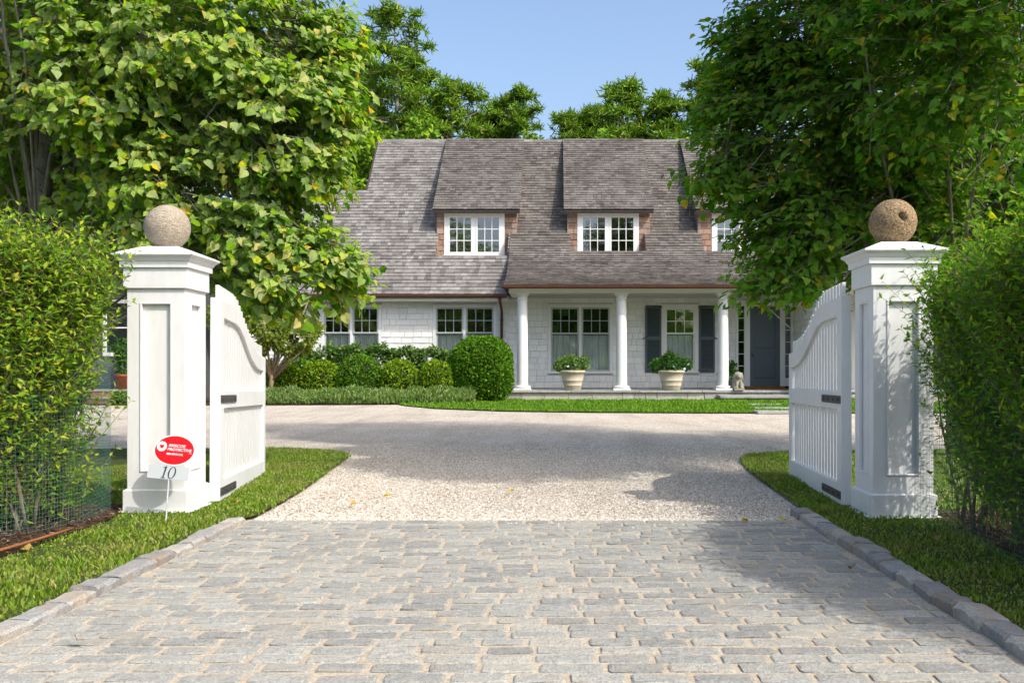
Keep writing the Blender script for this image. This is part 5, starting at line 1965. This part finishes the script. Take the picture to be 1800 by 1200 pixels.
# ------------------------------------------------------------------ planters, lion, small pots
def planter(label, loc, r, h, mat):
    t = thing("planter", label, "planter", loc, (0, 0, 0), "stone planters on the porch edge")
    prof = [(.60 * r, 0), (.62 * r, .01), (.70 * r, h * .22), (.715 * r, h * .23), (.715 * r, h * .26), (.70 * r, h * .27), (.78 * r, h * .46), (.80 * r, h * .47), (.80 * r, h * .51), (.785 * r, h * .52), (.90 * r, h * .86), (.98 * r, h * .88), (1.0 * r, h * .93), (.99 * r, h * .99), (.95 * r, h), (.86 * r, h), (.82 * r, h * .88)]
    link("pot", MB().lathe(prof, (0, 0, 0), 36).mesh("pot", MAT['limestone'], True), t)
    s_ = MB().lathe([(.83 * r, h * .9), (.01, h * .92)], (0, 0, 0), 24, False)
    link("soil", s_.mesh("soil", MAT['mulch']), t)
    return t


def pot_plant(t, blobs, n, size, mat, flowers):
    bl = np.array(blobs)
    bi = R.integers(0, len(bl), n)
    d_ = rand_dir(n)
    pos = bl[bi, :3] * np.array([1.12, 1.12, 1.06]) + d_ * (bl[bi, 3] * (.4 + .70 * R.uniform(0, 1, n) ** .5))[:, None]
    Yd = d_ + R.normal(0, .5, (n, 3))
    Zd = np.array([0, -.4, 1.0]) + R.normal(0, .5, (n, 3))
    v, f = scatter(SM_T, SM_F, frames(Yd, Zd, size * R.uniform(.6, 1.3, n), 1.5), pos)
    pl = link("plant", np_mesh("plant", v, f, MAT[mat]), t)
    pl['kind'] = 'stuff'
    fm = MB().add([(0, 0, .0)] + [(.035 * math.cos(k * 1.2566), .035 * math.sin(k * 1.2566), .012) for k in range(5)] + [(.02 * math.cos(k * 1.2566 + .63), .02 * math.sin(k * 1.2566 + .63), .004) for k in range(5)],
                  [(0, 6 + k, 1 + (k + 1) % 5) for k in range(5)] + [(0, 1 + k, 6 + k) for k in range(5)]).mesh("flower", MAT['petal'])
    for (x, y, z) in flowers:
        link("flower", fm, t, (x, y, z), (math.radians(60 + R.uniform(-20, 20)), 0, R.uniform(-.5, .5)), (R.uniform(.9, 1.5),) * 3)


pd = 26.14
p1 = planter("pale stone planter with light green bushy plant, before the double window", (GX(1006.5, pd), pd, FLOOR + .003), .345, .52, 'limestone')
pot_plant(p1, [(-.2, 0, .62, .19), (-.05, 0, .70, .18), (.15, 0, .62, .17), (.27, 0, .68, .14), (-.3, 0, .60, .13), (.02, -.1, .56, .16)], 1500, .07, 'pot_l', [(.08, -.2, .66), (-.12, -.22, .62)])
p2 = planter("stone planter with dark leafy plant and pale blue flowers, before the shuttered window", (GX(1180, pd), pd, FLOOR + .003), .365, .52, 'limestone')
pot_plant(p2, [(-.2, 0, .62, .20), (0, 0, .70, .22), (.2, 0, .62, .18), (.36, 0, .64, .14), (-.36, 0, .62, .14), (-.05, 0, .82, .12), (.0, -.15, .56, .17)], 1700, .075, 'pot_d', [(.05, -.24, .62), (.33, -.16, .56), (.45, -.05, .68), (.38, -.1, .62)])

# stone lion: one body, remeshed
def lion():
    t = thing("lion_statue", "small mossy stone seated lion statue on the porch by the column", "statue", (GX(1297.5, 25.99), 25.99, FLOOR + .003))
    m = MB()

    def ell(c, r, n=12):
        pr = [(math.sin(math.pi * i / n), -math.cos(math.pi * i / n)) for i in range(n + 1)]
        q = MB().lathe([(max(a, .001), b) for a, b in pr], (0, 0, 0), 16)
        m.add([(c[0] + x * r[0], c[1] + y * r[1], c[2] + z * r[2]) for x, y, z in q.v], q.f)

    ell((0, .05, .17), (.115, .15, .14))      # haunches
    ell((0, -.01, .24), (.095, .10, .15))     # chest
    ell((0, -.02, .355), (.135, .115, .13))    # mane
    ell((0, -.09, .375), (.075, .075, .075))  # face
    ell((0, -.155, .355), (.042, .04, .036))  # muzzle
    ell((0, -.165, .335), (.032, .03, .016))  # jaw
    for s in (-1, 1):
        ell((s * .055, -.10, .15), (.035, .035, .13))   # forelegs
        ell((s * .055, -.145, .07), (.042, .06, .032))  # paws
        ell((s * .10, .0, .12), (.05, .10, .085))       # thighs
        ell((s * .105, -.09, .07), (.038, .06, .03))    # hind paws
        ell((s * .085, -.07, .445), (.022, .018, .020))  # ears
        ell((s * .03, -.145, .395), (.014, .012, .010))  # brows
    ell((-.12, .09, .20), (.02, .03, .10))   # tail
    b = link("body", m.mesh("body", MAT['lion'], True), t)
    r = b.modifiers.new("join", 'REMESH')
    r.mode = 'VOXEL'
    r.voxel_size = .011
    r.use_smooth_shade = True
    sm = b.modifiers.new("soft", 'SMOOTH')
    sm.iterations = 3
    bev(link("base", MB().box(-.135, .135, -.20, .19, 0, .055).mesh("base", MAT['lion']), t), .008)


lion()
pt = thing("potted_plant", "dark pot of green leaves behind the stone lion", "potted plant", (GX(1284, 26.9), 26.9, FLOOR + .002))
link("pot", MB().lathe([(.09, 0), (.12, .22), (.135, .23), (.135, .27), (.11, .27), (.10, .22)], (0, 0, 0), 20).mesh("pot", MAT['greywall'], True), pt)
pot_plant(pt, [(0, 0, .36, .14), (.06, 0, .52, .12), (-.05, 0, .5, .12), (.0, 0, .62, .09), (-.18, 0, .4, .1)], 420, .09, 'pot_d', [])

# ------------------------------------------------------------------ neighbouring wing seen between hedge and pillar
sh_o = thing("side_house", "dark grey house with brick steps seen between the hedge and pillar", "house", (-12.5, 24, 0))
SY = 24.6
sp_ = lambda n_, me: link(n_, me, sh_o, world=True)
sp_("wall", MB().box(-17, -10.0, SY, SY + 6, 0, 3.2).mesh("wall", MAT['greywall']))
wn_ = sp_("window", MB().ring((-11.25, -10.35, 1.15, 2.55), (-11.16, -10.44, 1.24, 2.46), SY - .05, SY - .002).mesh("window", MAT['trim']))
link("pane", MB().box(-11.16, -10.44, SY - .03, SY - .02, 1.24, 2.46).mesh("pane", MAT['glass']), wn_)
link("muntin", MB().box(-11.16, -10.44, SY - .04, SY - .01, 1.84, 1.87).mesh("muntin", MAT['trim']), wn_)
rfm = MB().prism([(SY - .5, 3.1), (SY + 3, 5.9), (SY + 6.5, 3.1), (SY + 6.5, 2.95), (SY + 3, 5.7), (SY - .5, 2.95)], -17.4, -9.7, 'x')
sr = sp_("roof", rfm.mesh("roof", MAT['rb_i']))
q = []
courses([(SY - .52, 3.11), (SY + 3, 5.93)], -17.4, -9.7, [], q, exp=.18, wmin=.14, wmax=.3)
c = np.array(q)
M, Pn = to_mats(c)
v, f = scatter(rt, rf, M, Pn)
stuff(link("shingle_courses", np_mesh("shingle_courses", v, f, MAT['rf_i']), sr))
for k, (ya, zt_) in enumerate(((SY - 1.15, .17), (SY - .75, .34))):
    stpo = sp_("step", MB().box(-11.9, -9.9, ya, SY - .01, 0, zt_ - .07).mesh("step", MAT['mortar']))
    link("tread", MB().box(-11.95, -9.85, ya - .03, SY - .005, zt_ - .045, zt_).mesh("tread", MAT['ashlar']), stpo)
    x = -11.9
    while x < -9.95:
        for zz in ((zt_ - .165, zt_ - .11), (zt_ - .105, zt_ - .05)):
            link("brick", MB().box(x, x + .19, ya - .012, ya + .05, zz[0], zz[1]).mesh("brick", MAT['brick']), stpo)
        x += .20
tp = thing("potted_plant", "terracotta pot of leafy green shrub on the brick steps", "potted plant", (GX(218, SY - .55), SY - .55, .345))
link("pot", MB().lathe([(.12, 0), (.17, .30), (.19, .31), (.19, .36), (.16, .36), (.14, .3)], (0, 0, 0), 20).mesh("pot", MAT['terracotta'], True), tp)
pot_plant(tp, [(0, 0, .55, .2), (.05, 0, .75, .2), (-.05, 0, .95, .17)], 500, .10, 'pot_d', [])
leaf_ball("low_plant", "small green plant at the foot of the brick steps", "plant", P(215, 705, 22.8), .22, .22, 700, .06, 'shrub', None, core=True, rough=.1)

# ------------------------------------------------------------------ pines and trees behind the house
TUFT_T, TUFT_F = [], []
rgt = np.random.default_rng(3)
for k in range(5):
    d_ = rgt.normal(0, 1, 3)
    d_[2] = abs(d_[2]) * .7 + .1
    d_ /= np.linalg.norm(d_)
    s_ = np.cross(d_, rgt.normal(0, 1, 3))
    s_ /= np.linalg.norm(s_)
    o = len(TUFT_T)
    TUFT_T += [tuple(-s_ * .095), tuple(s_ * .095), tuple(d_ * 1.0 + s_ * .05), tuple(d_ * 1.0 - s_ * .05)]
    TUFT_F.append((o, o + 1, o + 2, o + 3))
TUFT_T, TUFT_F = np.array(TUFT_T), np.array(TUFT_F)


def pine(label, px_, top_py, d_, width, seed, lo=.35, dead=0, dens=1.0, mat='pine', lean=0.0):
    rg = np.random.default_rng(seed)
    x0 = GX(px_, d_)
    H = GZ(top_py, d_)
    t = thing("pine_tree", label, "tree", (x0, d_, 0), (0, 0, 0), "pines behind the house")
    tp_ = [Vector((x0 + lean * (k / 6) + rg.normal(0, .12) * (k > 0), d_ + rg.normal(0, .12), H * k / 6 * .97)) for k in range(7)]
    link("trunk", MB().tube(tp_, [.24, .21, .18, .15, .11, .07, .03], 8).mesh("trunk", MAT['deadwood'], True), t, world=True)

    def on(h):
        j = min(max(h, 0), .999) * 6
        return tp_[int(j)].lerp(tp_[int(j) + 1], j - int(j))

    cl, rad = [], []
    h = lo
    a = rg.uniform(0, 6.28)
    while h < .985:
        a += 2.4 + rg.normal(0, .35)
        u = (h - lo) / (1 - lo)
        ln = width * (.30 + .75 * (1 - u) ** .8) * rg.uniform(.55, 1.05) * (.75 if u < .12 else 1)
        p = on(h)
        up = rg.uniform(.05, .32) * ln
        e = p + Vector((math.cos(a) * ln, math.sin(a) * ln, up))
        md = p.lerp(e, .5) + Vector((rg.normal(0, .15), rg.normal(0, .15), -.06 * ln))
        link("branch", MB().tube([p, md, e], [.055, .038, .012], 5).mesh("branch", MAT['deadwood'], True), t, world=True)
        for q in (1.0, .8, .6, .42):
            if rg.uniform() < (.95 if q > .7 else .6):
                c = p.lerp(md, q * 2) if q < .5 else md.lerp(e, q * 2 - 1)
                cl.append((c.x + rg.normal(0, .3), c.y + rg.normal(0, .3), c.z + rg.uniform(-.1, .4)))
                rad.append(rg.uniform(.32, .72) * (1.0 - .3 * u))
        h += rg.uniform(.008, .017)
    for k in range(4):
        p = on(.97 + .01 * k)
        cl.append((p.x + rg.normal(0, .15), p.y, p.z + rg.uniform(0, .3)))
        rad.append(.32)
    for k in range(dead):
        p = on(rg.uniform(lo * .6, lo * 1.6))
        a = rg.uniform(0, 6.28)
        ln = rg.uniform(1.0, 2.6)
        e = p + Vector((math.cos(a) * ln, math.sin(a) * ln * .6, rg.uniform(-.1, 1.2)))
        md = p.lerp(e, .5) + Vector((rg.normal(0, .25), rg.normal(0, .2), rg.normal(0, .2)))
        link("dead_branch", MB().tube([p, md, e], [.045, .03, .01], 5).mesh("dead_branch", MAT['deadwood'], True), t, world=True)
        for _ in range(3):
            s0 = md.lerp(e, rg.uniform(0, .9))
            link("dead_branch", MB().tube([s0, s0 + Vector((rg.normal(0, .5), rg.normal(0, .3), rg.uniform(.1, .8)))], [.018, .006], 4).mesh("dead_branch", MAT['deadwood'], True), t, world=True)
    cl, rad = np.array(cl), np.array(rad)
    per = int(30 * dens)
    k = len(cl) * per
    dd = rand_dir(k)
    rr = np.repeat(rad, per) * R.uniform(.15, 1, k) ** .6
    pos = np.repeat(cl, per, 0) + dd * rr[:, None] * np.array([1.1, 1.1, .55])
    Yd = R.normal(0, 1, (k, 3))
    Zd = np.array([0, 0, 1.0]) + dd * .5 + R.normal(0, .3, (k, 3))
    v, f = scatter(TUFT_T, TUFT_F, frames(Yd, Zd, R.uniform(.20, .40, k)), pos)
    stuff(link("crown", np_mesh("crown", v, f, MAT[mat]), t, world=True))
    return t


pine("tall open pine with bare grey dead branches, left of the roof ridge end", 682, 8, 46, 3.1, 31, .34, 16, .75, 'pine', .3)
pine("broad pine with long side boughs over the first dormer", 795, 138, 47, 3.2, 32, .36, 4, .75)
pine("narrow pine with layered boughs standing alone against the sky", 903, 155, 49, 2.0, 33, .42, 2, .7)
pine("short wispy pine right of the lone layered pine", 1003, 196, 50, 1.5, 34, .45, 0, .8)
pine("pine with bluish lower boughs above the second dormer", 1092, 138, 47, 2.3, 35, .40, 2, .7)
pine("round topped pine next to the bluish pine", 1168, 160, 48, 2.3, 36, .42, 2, .7)
pine("slender pine beside the dark linden, tallest over the third dormer", 1246, 106, 47, 1.9, 37, .40, 2, .7)
pine("mid height pine with spreading boughs between the tallest pine and the first dormer pine", 735, 98, 48, 3.0, 39, .36, 8, .7)
pine("low pine filling the gap between the first dormer pine and the lone pine", 855, 196, 50, 1.7, 40, .40, 0, .8)
pine("low pine left of the bluish pine, with a crooked top", 1045, 186, 50, 1.7, 42, .40, 0, .8)
pine("dense pine half hidden by the linden with the grey trunk", 628, 70, 50, 2.6, 38, .30, 5)


def broad(label, px_, top_py, d_, w, n, seed, mat='backleaf', group="broad trees beyond the house", size=.22):
    rg = np.random.default_rng(seed)
    x0, H = GX(px_, d_), GZ(top_py, d_)
    bl = []
    for k in range(16):
        a = rg.uniform(0, 6.28)
        r_ = rg.uniform(.15, .75) * w
        bl.append((x0 + math.cos(a) * r_, d_ + math.sin(a) * r_ * .8, H * rg.uniform(.30, .86), rg.uniform(.28, .45) * w))
    bl.append((x0, d_, H - .35 * w, .35 * w))
    t = thing("broad_tree", label, "tree", (x0, d_, 0), (0, 0, 0), group)
    link("trunk", MB().tube([(x0, d_, -.05), (x0 + .1, d_, H * .3), (x0, d_, H * .75)], [.22, .16, .05], 8).mesh("trunk", MAT['bark'], True), t, world=True)
    bl = np.array(bl)
    for k in range(8):
        e = Vector(bl[k, :3])
        a = Vector((x0 + .05, d_, H * rg.uniform(.2, .5)))
        link("branch", MB().tube([a, a.lerp(e, .5) + Vector((0, 0, .2)), e], [.08, .05, .015], 5).mesh("branch", MAT['bark'], True), t, world=True)
    bi = R.choice(len(bl), n, p=bl[:, 3] ** 2 / (bl[:, 3] ** 2).sum())
    dd = rand_dir(n)
    pos = bl[bi, :3] + dd * (bl[bi, 3] * (.45 + .55 * R.uniform(0, 1, n) ** .6))[:, None]
    ok = np.sin(pos[:, 0] * 3.1) * np.sin(pos[:, 2] * 2.9 + seed) + .5 * np.sin(pos[:, 1] * 3.3) > -.8
    pos, dd = pos[ok], dd[ok]
    n = len(pos)
    Yd = dd * .4 + R.normal(0, .7, (n, 3)) + np.array([0, 0, -.3])
    Zd = np.array([0, 0, 1.0]) + dd * .8 + R.normal(0, .4, (n, 3))
    v, f = scatter(KITE_T, QD_F, frames(Yd, Zd, size * R.uniform(.6, 1.3, n), 1.1), pos)
    stuff(link("crown", np_mesh("crown", v, f, MAT[mat]), t, world=True))
    return t


broad("bright green leafy tree low behind the ridge by the dead branched pine", 740, 200, 42, 2.6, 7000, 51)
broad("bright green leafy tree peeping over the ridge under the lone pine", 935, 233, 41, 1.6, 4500, 52)
broad("bright green leafy tree low behind the ridge above the second dormer", 1060, 228, 41, 1.7, 4500, 53)
broad("bright green leafy tree low behind the ridge by the slender pine", 1195, 226, 41, 1.8, 4500, 54)
broad("leafy tree behind the left roof end, under the tall pine", 640, 225, 40, 2.4, 7000, 55)
broad("large leafy tree behind the side house, seen through the linden", 330, 60, 40, 4.4, 10000, 56)
broad("large leafy tree beyond the grey linden trunk", 60, 80, 38, 4.6, 10000, 57)
broad("leafy tree behind the right end of the house, through dark leaves", 1480, 120, 42, 4.0, 9000, 58)
broad("leafy tree far behind the deep green hedge and linden", 1790, 150, 38, 4.6, 10000, 59)
broad("mid green leafy tree between the side house and white house", 480, 330, 36, 2.4, 7000, 60)

# trees across the street behind the camera (they show in the window panes)
n = 16000
an = R.uniform(0, 1, n)
X = R.uniform(-45, 45, n)
Hh = 7.3 + 2.6 * np.sin(X * .35) + 2.0 * np.sin(X * .83 + 1)
Z = Hh * R.uniform(.12, 1, n)
Yw = -27 + R.normal(0, 1.6, n)
v, f = scatter(KITE_T, QD_F, frames(R.normal(0, 1, (n, 3)), R.normal(0, 1, (n, 3)) + np.array([0, 0, 1.]), R.uniform(.6, 1.2, n), 1.2), np.stack([X, Yw, Z], 1))
stuff(link("woods", np_mesh("woods", v, f, MAT['backleaf'])), "row of leafy woods across the street")

# ------------------------------------------------------------------ fallen leaves
FL = [(135, 1130, 'tan', .028, "curled tan leaf on the cobbles near the broken kerb", 1), (417, 886, 'tan', .055, "dry tan leaf on the grass below the sunlit gate", 0),
      (900, 865, 'yellow', .035, "bright yellow leaf on the open gravel", 0), (685, 873, 'yellow', .04, "pale yellow leaf on the gravel near a brown one", 0),
      (626, 886, 'tan', .04, "brown leaf on the gravel near the cobble edge", 0), (1375, 917, 'yellow', .04, "yellow leaf at the gravel edge by the right kerb", 0),
      (1305, 916, 'yellow', .035, "dull yellow leaf on shaded gravel by the cobbles", 0), (1499, 1001, 'tan', .035, "small brown leaf on the shaded cobbles", 0),
      (50, 970, 'tan', .045, "orange brown leaf in the mulch under the hedge", 0), (1369, 846, 'tan', .05, "brown leaf on grass below the shaded gate", 0),
      (192, 868, 'tan', .05, "tan leaf caught at the netting foot by the pillar", 0), (1640, 950, 'tan', .05, "orange leaf at the mulch edge by the dappled pillar", 0)]
ft = MB().add([(x * 1.2, y, z * 2.2 + .12 * (y * 4) % .2) for x, y, z in LEAF_T], [tuple(f) for f in LEAF_F])
for px_, py_, mt, s_, lb, curl in FL:
    g = GP(px_, py_, .02 if mt == 'tan' else .012)
    o = link("fallen_leaf", ft.mesh("fallen_leaf", MAT[mt]), None, (g[0], g[1], g[2] + .008), (R.uniform(-.3, .3), R.uniform(-.3, .3) + curl * .8, R.uniform(0, 6)), (s_, s_, s_))
    tag(o, lb, "fallen leaf", "fallen leaves on the ground")
